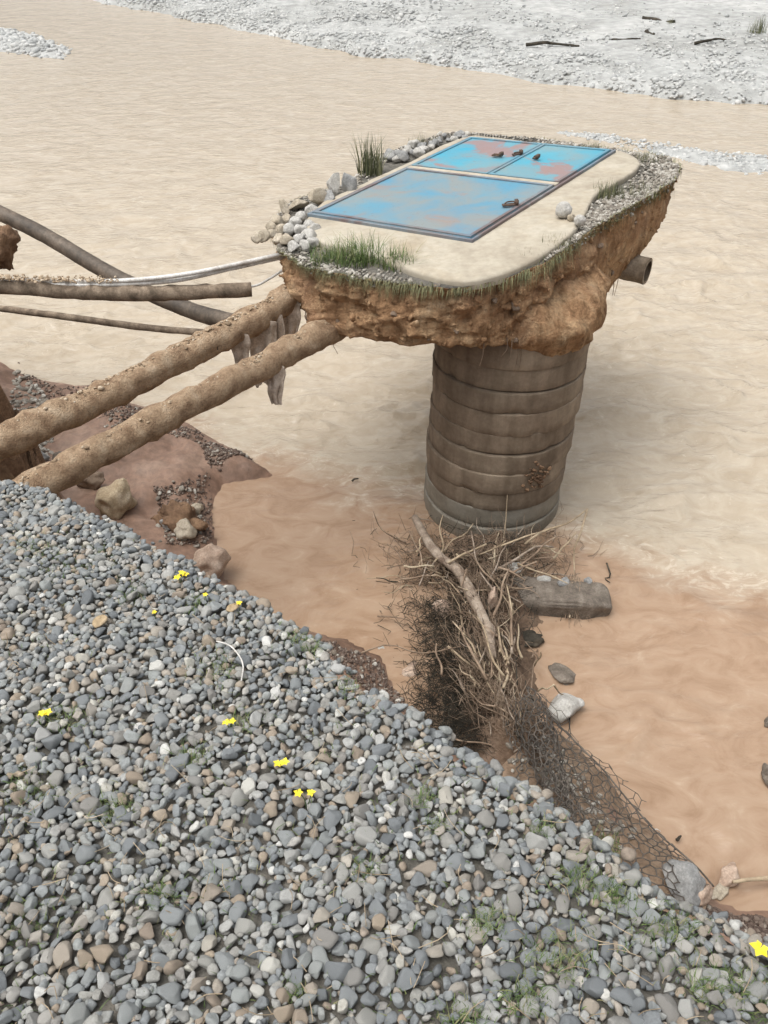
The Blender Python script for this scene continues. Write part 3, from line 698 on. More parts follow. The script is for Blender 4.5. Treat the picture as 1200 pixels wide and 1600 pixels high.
# ============================================================ OBJECTS
def rock(px, py, sz, z, mat, label, cat='stone', name='loose_stone', group=None, asp=(1, .8, .7), seed=0, rotz=None, sub_=4, cuts=8, nz=.14, tilt=.15, cut=(.5, .9), sink=.25, where=None):
    p = where if where is not None else (P(px, py, z) if not callable(z) else z(px, py))
    s = sz*depth(p)/F/2
    v, f = stone_geo(sub_, seed*13+5, cuts, cut, nz, asp)
    q = ICO[sub_][0]; v = v*(1+.05*np.array([noise.fractal(Vector(tuple(w*3.1+seed)), 1, 2, 3) for w in q]))[:, None]
    o = link(name, mesh(name, v*s, f), mat, None, (p[0], p[1], p[2]+s*asp[2]*(1-2*sink)))
    r = np.random.default_rng(seed+900); o.rotation_euler = (r.normal(0, tilt), r.normal(0, tilt), r.uniform(0, 6) if rotz is None else rotz)
    return tag(o, label, cat, group)
SZ = lambda x, y: S(x, y, .01)
g1 = 'stones heaped along the edge of the hatch slab'
# stones along the slab's left edge (index into named look)
blocks = [(446, 322, 30, 'rock_beige', 'small upright beige stone at the corner end of the slab-edge row'), (466, 312, 40, 'rock_beige', 'flat beige block lying low in the row beside the faded blue door'),
          (486, 322, 34, 'rock_white', 'pale wedge-shaped stone lying against the slab beside the faded blue door'), (496, 303, 46, 'rock_beige', 'long beige stone slab leaning back in the slab-edge row'),
          (516, 304, 34, 'rock_grey', 'squat greyish block beside the leaning pale stone slabs'), (522, 288, 42, 'rock_white', 'tilted pale slab of stone standing on edge in the slab-edge row'),
          (543, 287, 44, 'rock_grey', 'tall grey block standing upright at the end of the row by the grass clump')]
for i, (x, y, s, m_, lb) in enumerate(blocks):
    rock(x, y+s*.35, s, SZ, m_, lb, group=None, seed=i+1, asp=[(.55, .6, .85), (1, .6, .5), (.95, .6, .55), (1, .45, .62), (.8, .7, .7), (.42, .7, .95), (.6, .7, .95)][i], rotz=.5+.1*i, cuts=11, cut=(.42, .72), nz=.06, sink=.12, tilt=.22)
for i in range(20):
    x, y = [(432, 350), (446, 345), (462, 352), (472, 362), (455, 362), (440, 362), (425, 368), (412, 372), (468, 376), (482, 372), (478, 386), (460, 388), (492, 360), (484, 352), (436, 375), (450, 378), (470, 340), (402, 374), (490, 380), (425, 356)][i]
    white = x > 452
    rock(x, y+5, 20+rng.integers(0, 9), SZ, 'rock_white' if white else 'rock_beige', 'small whitish round cobble heaped at the front left slab corner' if white else 'small muddy beige cobble heaped on the overhanging front left earth corner',
         group='white cobbles at the slab corner' if white else 'muddy cobbles at the slab corner', seed=40+i, sub_=3, asp=(1, .85, .8), sink=.1)
for i in range(26):
    s = i/25; x = 612+112*s+rng.normal(0, 5); y = 250-34*s+rng.normal(0, 4)-4
    white = rng.random() < .45; rock(x, y+4, rng.uniform(13, 24)*(1-.3*s), SZ, 'rock_white' if white else 'rock_grey', 'pale stone in the rubble row along the turquoise hatch door' if white else 'grey stone in the rubble row along the turquoise hatch door',
         group='pale stones beside the turquoise door' if white else 'grey stones beside the turquoise door', seed=80+i, sub_=3, sink=.1)
sz2 = lambda x, y: S(x, y, .058)
rock(879, 340, 27, sz2, 'rock_white', 'larger round white stone on the bare concrete, one of three', seed=120, asp=(1, .95, .95), cuts=3, cut=(.85, .95), nz=.08, sink=.05)
rock(905, 352, 21, sz2, 'rock_white', 'oval white stone beside the larger round one on the concrete edge', seed=121, asp=(1, .85, .8), cuts=3, cut=(.85, .95), nz=.08, sink=.05)
rock(892, 345, 14, sz2, 'rock_beige', 'tiny beige stone wedged between two white stones on the concrete', seed=122, asp=(1, .85, .8), cuts=3, nz=.08, sink=.05, sub_=3)

# ---- grass
def blade(a, p, L, lean, w, r, col):
    d = np.array([math.cos(lean[0]), math.sin(lean[0]), 0]); s = np.array([-d[1], d[0], 0]); v = []
    for k, t_ in enumerate((0, .35, .7, 1)):
        q = np.asarray(p)+d*L*lean[1]*t_**1.8+np.array([0, 0, L*(t_-.35*lean[1]*t_**2)]); ww = w*(1-t_*.95)
        v += [q-s*ww, q+s*ww]
    a.add(v, [(0, 1, 3, 2), (2, 3, 5, 4), (4, 5, 7, 6)], col)
def tuft(px, py, hpx, spread_px, n, mat, label, where=SZ, name='grass_tuft', group=None, seed=0):
    r = np.random.default_rng(seed+300); c = where(px, py); k = depth(c)/F; a = Acc()
    for _ in range(n):
        off = np.clip(r.normal(0, 1, 2), -1.5, 1.5)*spread_px*k*.35; L = hpx*k*r.uniform(.45, 1.1)
        blade(a, (off[0], off[1], -.02), L, (r.uniform(0, 6.28), abs(r.normal(.25, .25)) if mat != 'grass' else abs(r.normal(.6, .4))), max(.0016, L*.012)*r.uniform(.7, 1.4)+.0012, r, r.random())
    o = a.obj(name, mat); o.location = tuple(map(float, c)); return tag(o, label, 'grass', group)
tuft(578, 270, 62, 34, 150, 'grassgrey', 'tall dry olive grass clump beside the hatch at the stone row', seed=1)
tuft(560, 406, 46, 60, 420, 'grass', 'lush green grass clump drooping over the front edge of the earth block', seed=2)
tuft(622, 414, 40, 44, 220, 'grass', 'smaller spiky green grass clump on the front edge of the slab', seed=3)
tuft(512, 404, 30, 50, 260, 'grass', 'short green grass on the front left corner by white cobbles', seed=4)
tuft(925, 234, 14, 30, 150, 'grassgrey', 'low grass fringe behind the turquoise door', seed=5)
tuft(1015, 250, 18, 40, 120, 'grassgrey', 'low olive grass on the far rim of the earth block', seed=6)
tuft(950, 305, 26, 36, 220, 'grassgrey', 'wispy grass on the gravel rim by the concrete edge', seed=7)
tuft(870, 385, 22, 44, 120, 'grassgrey', 'short dry grass below the white stones on the rim', seed=8)
tuft(830, 402, 18, 36, 80, 'grassgrey', 'sparse dry grass at the rounded front corner of the slab', seed=9)
tuft(660, 228, 22, 40, 70, 'grassgrey', 'thin grass among the rubble stones by the turquoise door', seed=10)
tuft(1000, 300, 18, 60, 140, 'grassgrey', 'thin grass carpet on the gravelly right rim of the block', seed=11)

# ---- pipes
def crusted(name, pts, r, label, up, lump, n=70, seed=0, mat='crust', stones=160):
    root = empty(name, pts[0], label, 'pipe'); inv = Matrix.Translation(-Vector(map(float, pts[0])))
    path = smooth_path(pts, n); o = tube('pipe_body', path, r*.82, 'bpipe', root, 20); o.matrix_parent_inverse = inv
    o = tube('dirt_crust', path, r*.96, mat, root, 24, lump=lump, seed=seed, up=up, lscale=5); o.matrix_parent_inverse = inv
    it = []
    for _ in range(stones*4):
        p = path[rng.integers(2, n-2)]+(path[5]-path[4])*rng.uniform(-.5, .5); d = rng.normal(0, .6); sz_ = rng.lognormal(math.log(.0095), .45)
        rr = r*.96+up*.45*math.cos(d); it.append((p[0], p[1]-math.sin(d)*rr, p[2]+math.cos(d)*rr, sz_))
    o = stones_mesh('gravel', it, PRO2, 'pebtan', root); o.matrix_parent_inverse = inv; o['kind'] = 'stuff'
    return path, root
pB, rB = crusted('buried_pipe', [P(-260, 930, 2.0), P(80, 748, 2.15), P(300, 630, 2.22), P(430, 562, 2.28), P(545, 502, 2.33), P(600, 476, 2.40)], .115, 'thick mud-crusted pipe running from under the front of the earth block to the gravel terrace', .03, .032, seed=3)
pA, rA = crusted('buried_pipe', [P(-300, 838, 2.1), P(0, 694, 2.3), P(180, 612, 2.33), P(330, 536, 2.37), P(420, 488, 2.42), P(470, 452, 2.52), P(520, 430, 2.6)], .12, 'thick mud-crusted pipe running from the left corner of the earth block above the red mud', .035, .034, seed=8)
tube_o = tag(tube('black_pipe', smooth_path([PY(-300, 190, 10.6), PY(0, 333, 9.6), PY(70, 368, 9.3), PY(180, 432, 8.7), PY(290, 482, 8.2), PY(372, 506, 7.7)], 60), np.linspace(.085, .088, 60), 'bpipe', None, 18, lump=.008, lscale=4), 'bent dark plastic pipe sloping behind the other pipes', 'pipe')
tag(tube('mud_pipe', smooth_path([P(-350, 425, 2.5), P(0, 448, 2.5), P(140, 458, 2.48), P(260, 459, 2.48), P(393, 453, 2.48)], 70), .066, 'mpipe', None, 16, lump=.014, lscale=9, up=.02), 'level mud-coated pipe with an open end short of the earth block', 'pipe')
tag(tube('thin_pipe', smooth_path([P(-350, 440, 2.1), P(0, 482, 2.1), P(110, 496, 2.1), P(230, 512, 2.08), P(345, 522, 2.1)], 60), .034, 'mpipe', None, 12, lump=.006, lscale=8), 'thin brown pipe passing low behind the thick crusted pipe', 'pipe')
tag(tube('white_conduit', smooth_path([P(-300, 425, 2.6), P(0, 436, 2.58), P(120, 440, 2.58), P(200, 438, 2.6), P(280, 430, 2.66), P(360, 415, 2.7), P(445, 396, 2.74)], 70), .021, 'conduit', None, 10, lump=.002), 'white plastic conduit sagging to the earth block, the upper of two', 'conduit')
tag(tube('white_conduit', smooth_path([P(-300, 432, 2.56), P(0, 441, 2.55), P(120, 446, 2.55), P(190, 444, 2.56), P(275, 438, 2.6), P(355, 421, 2.66), P(445, 401, 2.7)], 70), .021, 'conduit', None, 10, lump=.002), 'white plastic conduit sagging to the earth block, the lower of two', 'conduit')
tag(tube('cable', smooth_path([P(340, 453, 2.48), P(396, 447, 2.48), P(420, 436, 2.52), P(448, 418, 2.6)], 24), .012, 'conduit', None, 8), 'thin pale cable coming out of the open muddy pipe end', 'cable')
# dirt ridge lying over the conduits on the left
it = []
for k in range(700):
    x = rng.uniform(-200, 185); p = P(x, 436+4*x/180+rng.normal(0, 2.5), 2.60); it.append((p[0], p[1], p[2]+.012, rng.lognormal(math.log(.013), .4)*(1-.4*max(0, x)/200)))
tag(stones_mesh('gravel', it, PRO2, 'pebtan', None), 'loose dirt and grit heaped on the white conduits', 'dirt', kind='stuff')

# ---- torn cloth strips hanging on the pipes
def rag(name, px, py, wpx, lpx, path, label, seed, taper=.6, lean=0):
    r = np.random.default_rng(seed); c = min(path, key=lambda q: abs(proj(q)[0]-px)) + np.array([0, -.075, -.03]); k = depth(c)/F; W, L = wpx*k, lpx*k*1.15; nu, nv = 22, 26; v = []
    for j in range(nv):
        t_ = j/(nv-1)
        for i in range(nu):
            s = i/(nu-1)-.5; ww = W*(1-(1-taper)*t_**1.5)*(1+.25*noise.noise(Vector((t_*3, seed, 0))))
            fold = math.sin(s*11+seed+2.5*noise.noise(Vector((t_*2.2+s*2, seed*2., 1))))*W*.09*(.5+t_*.6)+noise.noise(Vector((s*4, t_*4, seed)))*W*.10
            rag_ = -L*.16*abs(noise.noise(Vector((s*7, seed*3., 2)))) if j == nv-1 else 0
            v.append(c+np.array([s*ww+lean*t_*L+noise.noise(Vector((t_*2, seed, 5)))*.05*t_, fold-.03*t_, -L*t_-rag_+ (.05*math.cos(s*3)if j == 0 else 0)]))
    o = link(name, mesh(name, v, grid_faces(nv, nu)), 'cloth'); m_ = o.modifiers.new('t', 'SOLIDIFY'); m_.thickness = .012; tag(o, label, 'cloth'); return o
rag('torn_cloth', 371, 522, 30, 62, pA, 'short grey rag strip hanging under the crusted pipe', 1)
rag('torn_cloth', 408, 504, 46, 96, pA, 'widest pale grey rag hanging between the two crusted pipes', 2, .75)
rag('torn_cloth', 430, 494, 30, 74, pA, 'narrow rag strip squeezed beside the widest rag', 3, .5, .1)
rag('torn_cloth', 455, 474, 36, 74, pA, 'brown folded rag loop hanging close to the earth block', 4, .35)
rag('torn_cloth', 430, 560, 32, 56, pB, 'ragged scrap dangling below the lower crusted pipe', 5, .5)

# ---- sod clump on the left bank
c = PY(6, 378, 9.0); v, f = stone_geo(4, 77, 4, (.7, .95), .3, (1, .8, 1.25)); v = v*(1+.22*np.array([noise.fractal(Vector(tuple(w*2.6)), 1, 2, 4) for w in v]))[:, None]
sod = link('sod_clump', mesh('sod_clump', v*.22, f), 'soil', None, c+np.array([-.06, 0, -.02])); tag(sod, 'brown root-bound sod clump hanging beneath the bent dark pipe', 'soil')

# ---- boulders round the near mud
def MZ(x, y):
    p = P(x, y, .3)
    for _ in range(4): p = P(x, y, mud_z(p[0], p[1]))
    return p
RK = [(186, 796, 76, 'rock_sand', 'blocky tan boulder under the lower crusted pipe', (1, .7, .85), 'boulder'),
      (292, 838, 40, 'rock_beige', 'round brown stone amid the muddy debris on the shore', (1, .9, .85), 'stone'),
      (262, 822, 34, 'rock_grey', 'flat muddy grey stone beside the round brown one on the shore', (1, .7, .6), 'stone'),
      (306, 800, 26, 'rock_beige', 'small pale stone stacked on top of the shore debris', (1, .8, .8), 'stone'),
      (330, 893, 66, 'rock_pink', 'smooth pinkish boulder at the lip of the gravel terrace', (1, .85, .8), 'boulder'),
      (62, 720, 34, 'rock_grey', 'rounded pale grey stone between the two crusted pipes', (1, .7, .7), 'stone'),
      (40, 700, 26, 'rock_white', 'pale stone by the earth wall below the crusted pipe', (1, .8, .7), 'stone'),
      (95, 722, 28, 'rock_dark', 'dark wet stone between the two crusted pipes', (1, .8, .8), 'stone'),
      (152, 612, 24, 'rock_dark', 'dark pointed stump sticking up at the muddy waterline', (.6, .5, 1.2), 'stump'),
      (143, 760, 46, 'rock_brown', 'muddy brown rock tucked under the lower crusted pipe', (1, .8, .7), 'stone'),
      (642, 1062, 44, 'rock_pink', 'round pinkish boulder in the shallow by the mud patch', (1, .9, .9), 'boulder'),
      (594, 1018, 20, 'rock_white', 'small white stone at the tip of the mud patch', (1, .8, .7), 'stone')]
for i, (x, y, s, m_, lb, asp, cat) in enumerate(RK):
    rock(x, y, s, MZ, m_, lb, cat, 'boulder' if cat == 'boulder' else ('wood_stump' if cat == 'stump' else 'loose_stone'), None, asp, 200+i, cuts=6, cut=(.55, .92), sink=.15, nz=.26)
c = MZ(275, 815); v, f = stone_geo(4, 611, 6, (.6, .9), .3, (1, .75, .55)); v = v*(1+.34*np.array([noise.fractal(Vector(tuple(w*3.4)), 1, 2, 5) for w in v]))[:, None]
tag(link('earth_clump', mesh('earth_clump', v*.29, f), 'soil', None, c+np.array([.05, .05, .0])), 'dark crumbly earth clump with stones slumped on the muddy shore', 'soil')
PZ = lambda x, y: P(x, y, .0)
RW = [(880, 1112, 62, 'rock_white', 'rough white rock in the water near the wire mesh', (1, .8, .75)), (880, 1058, 62, 'rock_dark', 'flat dark wet rock barely above the water', (1, .6, .25)),
      (1205, 1225, 70, 'rock_dark', 'long dark rock lying in the eddy with wet flank', (1, .45, .4)), (1204, 1132, 30, 'rock_dark', 'small dark rock breaking the water upstream of the long dark one', (1, .8, .7)),
      (1137, 1372, 56, 'rock_pink', 'pinkish boulder at the waterline past the mesh', (1, .55, .5)), (1125, 1395, 50, 'rock_beige', 'long beige stone lying against the pinkish boulder', (1, .4, .4)),
      (1066, 1385, 84, 'rock_grey', 'big pale grey boulder trapped in the end of the wire mesh', (1, .75, .6)), (1096, 1400, 50, 'rock_pink', 'pinkish stone hugging the mesh-trapped grey boulder', (1, .6, .6)),
      (722, 88, 14, 'rock_dark', 'small dark stone on the far gravel shore', (1, .8, .8)), (768, 928, 0, 'rock_beige', '', (1, 1, 1))]
for i, (x, y, s, m_, lb, asp) in enumerate(RW):
    if s: rock(x, y, s, PZ if 'mesh-trapped' not in lb and 'trapped in' not in lb else (lambda a_, b_: P(a_, b_, .30)), m_, lb, 'boulder' if s > 40 else 'stone', 'boulder' if s > 40 else 'loose_stone', None, asp, 240+i, cuts=8, cut=(.5, .85), sink=.25, nz=.2)

# ---- debris raft at the foot of the well
def heap_z(x, y):                                        # top of the brush heap in world xy
    ax = [(1.0, 6.6), (1.05, 5.6), (1.0, 4.6), (1.15, 4.0)]; d = 9
    for (x0, y0), (x1, y1) in zip(ax, ax[1:]):
        ex, ey = x1-x0, y1-y0; t_ = min(max(((x-x0)*ex+(y-y0)*ey)/(ex*ex+ey*ey), 0), 1); d = min(d, math.hypot(x-x0-t_*ex, y-y0-t_*ey))
    return .34*math.exp(-(d/.34)**2)
hx = np.linspace(.1, 2.0, 80); hy = np.linspace(3.5, 7.0, 140); X, Y = np.meshgrid(hx, hy)
Zh = np.array([heap_z(x, y)*(1+fbm((x, y, 0), 3, 71)*.8)-.10+fbm((x, y, 0), 9, 72)*.05 for x, y in zip(X.ravel(), Y.ravel())])
pile = empty('brush_pile', (1.05, 5.3, 0), 'tangled pile of driftwood twigs, roots and mud washed against the foot of the well', 'debris'); pinv = Matrix.Translation((-1.05, -5.3, 0))
def pp(o): o.parent = pile; o.matrix_parent_inverse = pinv; return o
pp(link('mud_core', mesh('mud_core', np.c_[X.ravel(), Y.ravel(), Zh], grid_faces(140, 80)), 'skirt'))
def hz(x, y): return max(0, heap_z(x, y)-.06)
def HZ(px, py, dz=0.0):
    p = P(px, py, .15)
    for _ in range(4): p = P(px, py, hz(p[0], p[1])+dz)
    return p
def twig_path(a, b, r, bend=.12, n=9):
    a, b = np.asarray(a, float), np.asarray(b, float); L = np.linalg.norm(b-a); m1 = a+(b-a)*.35+r.normal(0, bend*L*.5, 3); m2 = a+(b-a)*.7+r.normal(0, bend*L*.5, 3)
    return smooth_path([a, m1, m2, b], n)
r_ = np.random.default_rng(5)
# big bent log in two visible pieces
pp(tube('branch', smooth_path([HZ(648, 808, .22), HZ(668, 845, .20), HZ(690, 872, .2), HZ(716, 892, .18), HZ(738, 930, .16)], 34), np.linspace(.042, .055, 34), 'wood', None, 12, lump=.012))
pp(tube('branch', smooth_path([HZ(735, 925, .16), HZ(750, 955, .2), HZ(763, 985, .2), HZ(770, 1030, .16)], 26), np.linspace(.055, .04, 26), 'wood', None, 12, lump=.012))
for (x0, y0, z0, x1, y1, z1, rad, m_) in [(800, 942, .35, 790, 995, .12, .016, 'straw'), (700, 1010, .25, 800, 1085, .15, .012, 'straw'), (560, 1022, .12, 720, 1010, .3, .008, 'twig'), (735, 870, .25, 790, 845, .75, .009, 'straw'),
        (782, 868, .1, 800, 715, .95, .008, 'straw'), (820, 850, .25, 918, 795, .45, .014, 'straw'), (918, 795, .45, 898, 900, .12, .012, 'straw'), (898, 900, .12, 890, 965, .05, .012, 'straw'), (700, 880, .3, 760, 850, .5, .014, 'straw'),
        (765, 895, .3, 865, 855, .3, .016, 'wood'), (810, 885, .3, 870, 838, .45, .014, 'twig'), (740, 885, .25, 865, 870, .3, .012, 'twig'), (790, 925, .2, 865, 880, .25, .010, 'twig'), (690, 1055, .2, 682, 1005, .3, .012, 'twig'),
        (720, 1060, .2, 728, 1085, .2, .016, 'wood'), (840, 1080, .12, 865, 1070, .35, .010, 'straw'), (865, 1070, .35, 880, 1085, .1, .009, 'straw'), (835, 1040, .1, 845, 1018, .3, .009, 'straw'), (768, 1170, .1, 802, 1155, .3, .016, 'straw'),
        (700, 1150, .1, 770, 1165, .2, .009, 'twig'), (605, 850, .25, 640, 885, .2, .009, 'twig'), (625, 905, .1, 680, 900, .2, .012, 'twig'), (590, 963, .05, 640, 970, .1, .010, 'twig'), (640, 830, .25, 660, 890, .2, .012, 'twig')]:
    a, b = P(x0, y0, z0), P(x1, y1, z1); pp(tube('twig', twig_path(a, b, r_, .10), np.linspace(rad, rad*.55, 9), m_, None, 6))
# loose tangle: 150 twigs as parts
lanes = [((690, 900), 62, 60, 70), ((800, 880), 60, 45, 70), ((745, 1010), 50, 70, 70), ((800, 1110), 34, 60, 50), ((760, 1040), 40, 60, 40)]
for (cx, cy), sx, sy, n in lanes:
    for k in range(n):
        x, y = cx+r_.normal(0, sx*.55), cy+r_.normal(0, sy*.55); L = r_.uniform(.10, .42); a = HZ(x, y, r_.uniform(.01, .16)); th = r_.uniform(0, 6.28); up = r_.normal(.05, .28)
        if cy > 990: th = r_.normal(1.75, .35)
        b = a+L*np.array([math.cos(th), math.sin(th), up]); b[2] = max(b[2], .02)
        pp(tube('twig', twig_path(a, b, r_, .12, 8), np.linspace(1, .45, 8)*r_.uniform(.004, .0105), ['twig', 'twig', 'straw', 'wood', 'brushdark'][r_.integers(5)], None, 5))
# fine roots and dark stems, uncountable
a = Acc()
for k in range(4200):
    u = r_.random(); x, y = (705+r_.normal(0, 32), 960+r_.uniform(-20, 215)) if u < .72 else (740+r_.normal(0, 60), 900+r_.normal(0, 50))
    if y > 1000 and x > 770: x -= 50
    p = HZ(x, y, r_.uniform(-.02, .10)); L = r_.uniform(.06, .22); th = r_.uniform(0, 6.28); q = p+L*np.array([math.cos(th), math.sin(th), r_.normal(0, .5)])
    m_ = (p+q)/2+r_.normal(0, L*.18, 3); rad = r_.uniform(.0016, .0035)
    v, f = tube_geo([p, m_, q], [rad, rad, rad*.5], 3, cap=False); a.add(v, f, 0)
pp(a.obj('fine_roots', 'brushdark')); bpy.data.objects['fine_roots']['kind'] = 'stuff'
a = Acc()
for k in range(1500):
    u = r_.random(); x, y = (745+r_.normal(0, 26)+(u*20), 960+r_.uniform(-70, 190)) if u < .6 else (700+r_.normal(0, 55), 880+r_.normal(0, 26)) if u < .8 else (820+r_.normal(0, 40), 865+r_.normal(0, 22))
    if y > 1060: x += (y-1060)*.6
    p = HZ(x, y, r_.uniform(.03, .2)); L = r_.uniform(.08, .3); th = r_.normal(1.8, .7); q = p+L*np.array([math.cos(th), math.sin(th), r_.normal(0, .45)])
    m_ = (p+q)/2+r_.normal(0, L*.15, 3); rad = r_.uniform(.0018, .004)
    v, f = tube_geo([p, m_, q], [rad, rad, rad*.5], 3, cap=False); a.add(v, f, 0)
o = pp(a.obj('fine_twigs', 'twig')); o['kind'] = 'stuff'
# stouter pale sticks thrown across the raft
for k in range(46):
    x, y = (740+r_.normal(0, 60), 885+r_.normal(0, 22)) if k < 26 else (775+r_.normal(0, 22), 1030+r_.normal(0, 50)); a0 = HZ(x, y, r_.uniform(.10, .24)); th = r_.normal(.5, .8) if k < 26 else r_.normal(1.7, .3); L = r_.uniform(.2, .55)
    b0 = a0+L*np.array([math.cos(th), math.sin(th), r_.normal(.08, .2)]); b0[2] = max(b0[2], .05)
    pp(tube('twig', twig_path(a0, b0, r_, .07, 9), np.linspace(1, .5, 9)*r_.uniform(.008, .015), ['straw', 'wood', 'straw', 'twig'][r_.integers(4)], None, 6))
# mesh-wrapped clod of roots right of the pile
rock(828, 1004, 60, lambda x, y: P(x, y, .0), 'brushdark', 'dark root-bound clod half submerged beside the brush pile', 'debris', 'root_clod', None, (1, .55, .4), 330, cuts=3, nz=.4, sink=.15, rotz=.3)
# things caught in the raft
rock(770, 945, 46, lambda x, y: HZ(x, y, .08), 'rock_pink', 'pale pink angular stone caught upright in the brush', 'stone', asp=(.55, .4, 1), seed=301, cuts=10, cut=(.45, .75))
rock(805, 890, 24, lambda x, y: HZ(x, y, .1), 'rock_white', 'small white stone on the twigs by the well foot', 'stone', seed=302)
rock(690, 955, 36, lambda x, y: HZ(x, y, .02), 'rock_pink', 'dull reddish stone low in the left side of the brush', 'stone', seed=303)
# broken concrete beam to the right of the raft
bc = P(868, 938, .06); ang = .12; v, f = stone_geo(4, 501, 0, nz=0, dims=(1, 1, 1)); v = np.sign(v)*np.abs(v)**.35; v /= np.abs(v).max(0); v *= (.52, .17, .17)
v = np.array([q+np.array([fbm(q, 4, 81), fbm(q, 4, 82), fbm(q, 4, 83)])*.035 for q in v])
beam = link('concrete_beam', mesh('concrete_beam', v, f), 'rock_dark', None, bc); beam.rotation_euler = (.1, .04, -.05); tag(beam, 'broken dark concrete beam half sunk beside the brush pile', 'beam')
rock(850, 908, 26, lambda x, y: P(x, y, .2), 'rock_white', 'white cobble lying on the sunken concrete beam, towards the brush', seed=310, sub_=3, asp=(1, .6, .5))
rock(880, 912, 28, lambda x, y: P(x, y, .2), 'rock_grey', 'grey cobble lying on the middle of the sunken concrete beam', seed=311, sub_=3, asp=(1, .6, .5))
rock(918, 910, 24, lambda x, y: P(x, y, .18), 'rock_grey', 'grey cobble at the outer end of the sunken concrete beam', seed=312, sub_=3, asp=(1, .6, .5))
# tuft of dead weed hanging over the beam
a = Acc()
for k in range(70):
    p = P(896+r_.normal(0, 8), 905+r_.normal(0, 8), .22); q = P(893+r_.normal(0, 12), 960+r_.normal(0, 8), .02); m_ = (p+q)/2+r_.normal(0, .03, 3)
    v, f = tube_geo(smooth_path([p, m_, q], 5), np.linspace(.004, .002, 5), 4, cap=False); a.add(v, f)
tag(a.obj('dead_weed', 'twig'), 'dead brown weed hung over the outer end of the sunken beam', 'weed')
# ring of mesh-wrapped debris at (830,990)
# ---- gabion wire mesh torn and draped down the bank toe
def hexwire(name, bounds, nu, nv, rad, parent, mat='wire', jit=.004, seed=0, bulge=None):
    """bounds(u,v)->world point; honeycomb of twisted wire"""
    r = np.random.default_rng(seed); a = Acc(); segs = {}
    def key(i, j): return (i, j)
    pts = {}
    def pt(i, j):
        if (i, j) not in pts:
            x = (j+.5*(i % 2)); off = .17 if (i//1) % 2 else -.17
            u, w = i/nu, x/nv
            pts[(i, j)] = np.asarray(bounds(min(u, 1), min(w, 1)))+r.normal(0, jit, 3)
        return pts[(i, j)]
    # brick lattice of hexagons: rows i (half steps), columns j
    for i in range(nu):
        for j in range(nv):
            u0_, u1_ = i/nu, (i+1)/nu; sft = .5*(i % 2)
            def q(du, dv):
                kk = (round((i+du)*3), round((j+sft+dv)*4))
                if kk not in pts: pts[kk] = np.asarray(bounds(min(max((i+du)/nu, 0), 1), min(max((j+sft+dv)/nv, 0), 1)))+r.normal(0, jit, 3)
                return kk
            A, B, C_, D = q(0, 0), q(1/3., -.25) if False else q(2/3., 0), q(1, .5), q(1, -.5)
            for e in ((A, B), (B, C_), (B, D)):
                segs[tuple(sorted(e))] = 1
    for (e0, e1) in segs:
        p0, p1 = pts[e0], pts[e1]
        if np.linalg.norm(p1-p0) < 1e-4 or np.linalg.norm(p1-p0) > .4: continue
        a.add(*tube_geo([p0, p1], rad, 4, cap=False))
    return a.obj(name, mat, parent)
mesh_root = empty('gabion_mesh', P(930, 1260, .1), 'torn rusty hexagonal gabion wire mesh trailing from the brush to the grey boulder', 'wire mesh'); minv = Matrix.Translation(-Vector(map(float, P(930, 1260, .1))))
up_ = resample([P(x, y, z) for x, y, z in ((818, 1085, .30), (855, 1115, .26), (900, 1160, .2), (940, 1200, .16), (985, 1255, .14), (1030, 1305, .14), (1080, 1345, .3), (1115, 1385, .2))], 60)
lo_ = resample([P(x, y, z) for x, y, z in ((792, 1130, .35), (800, 1210, .5), (850, 1275, .6), (900, 1320, .6), (950, 1355, .55), (1000, 1385, .5), (1050, 1410, .5), (1100, 1430, .4))], 60)
def surf(u, w):
    i = u*59; i0 = min(int(i), 58); t_ = i-i0; a = up_[i0]*(1-t_)+up_[i0+1]*t_; b = lo_[i0]*(1-t_)+lo_[i0+1]*t_
    p = a+(b-a)*w; p = p+np.array([fbm(p, 2.2, 91)*.05, 0, fbm(p, 2.5, 92)*.10*math.sin(w*math.pi)]); return p
o = hexwire('wire_sheet', surf, 28, 8, .0048, mesh_root, seed=1); o.matrix_parent_inverse = minv; o['kind'] = 'stuff'
def surf2(u, w): q = surf(u*.62, w*.75); return q+np.array([.02, .03, .05+.06*math.sin(u*9+w*5)])
o = hexwire('wire_fold', surf2, 15, 8, .0030, mesh_root, seed=2, jit=.012); o.matrix_parent_inverse = minv; o['kind'] = 'stuff'
# rolled, bunched part
def roll(u, w):
    c = P(822+75*u, 1095+215*u, .42+.12*u); th = w*2*math.pi; rr = .12*(1+.2*math.sin(u*7)); return c+np.array([math.cos(th)*rr*.9, math.cos(th)*rr*.35, math.sin(th)*rr])
o = hexwire('wire_roll', roll, 20, 12, .0048, mesh_root, seed=3, jit=.008); o.matrix_parent_inverse = minv; o['kind'] = 'stuff'
tag(tube('mesh_edge_wire', smooth_path(list(up_[::6])+[up_[-1]], 50), .007, 'wire', mesh_root, 6)); bpy.data.objects['mesh_edge_wire'].matrix_parent_inverse = minv
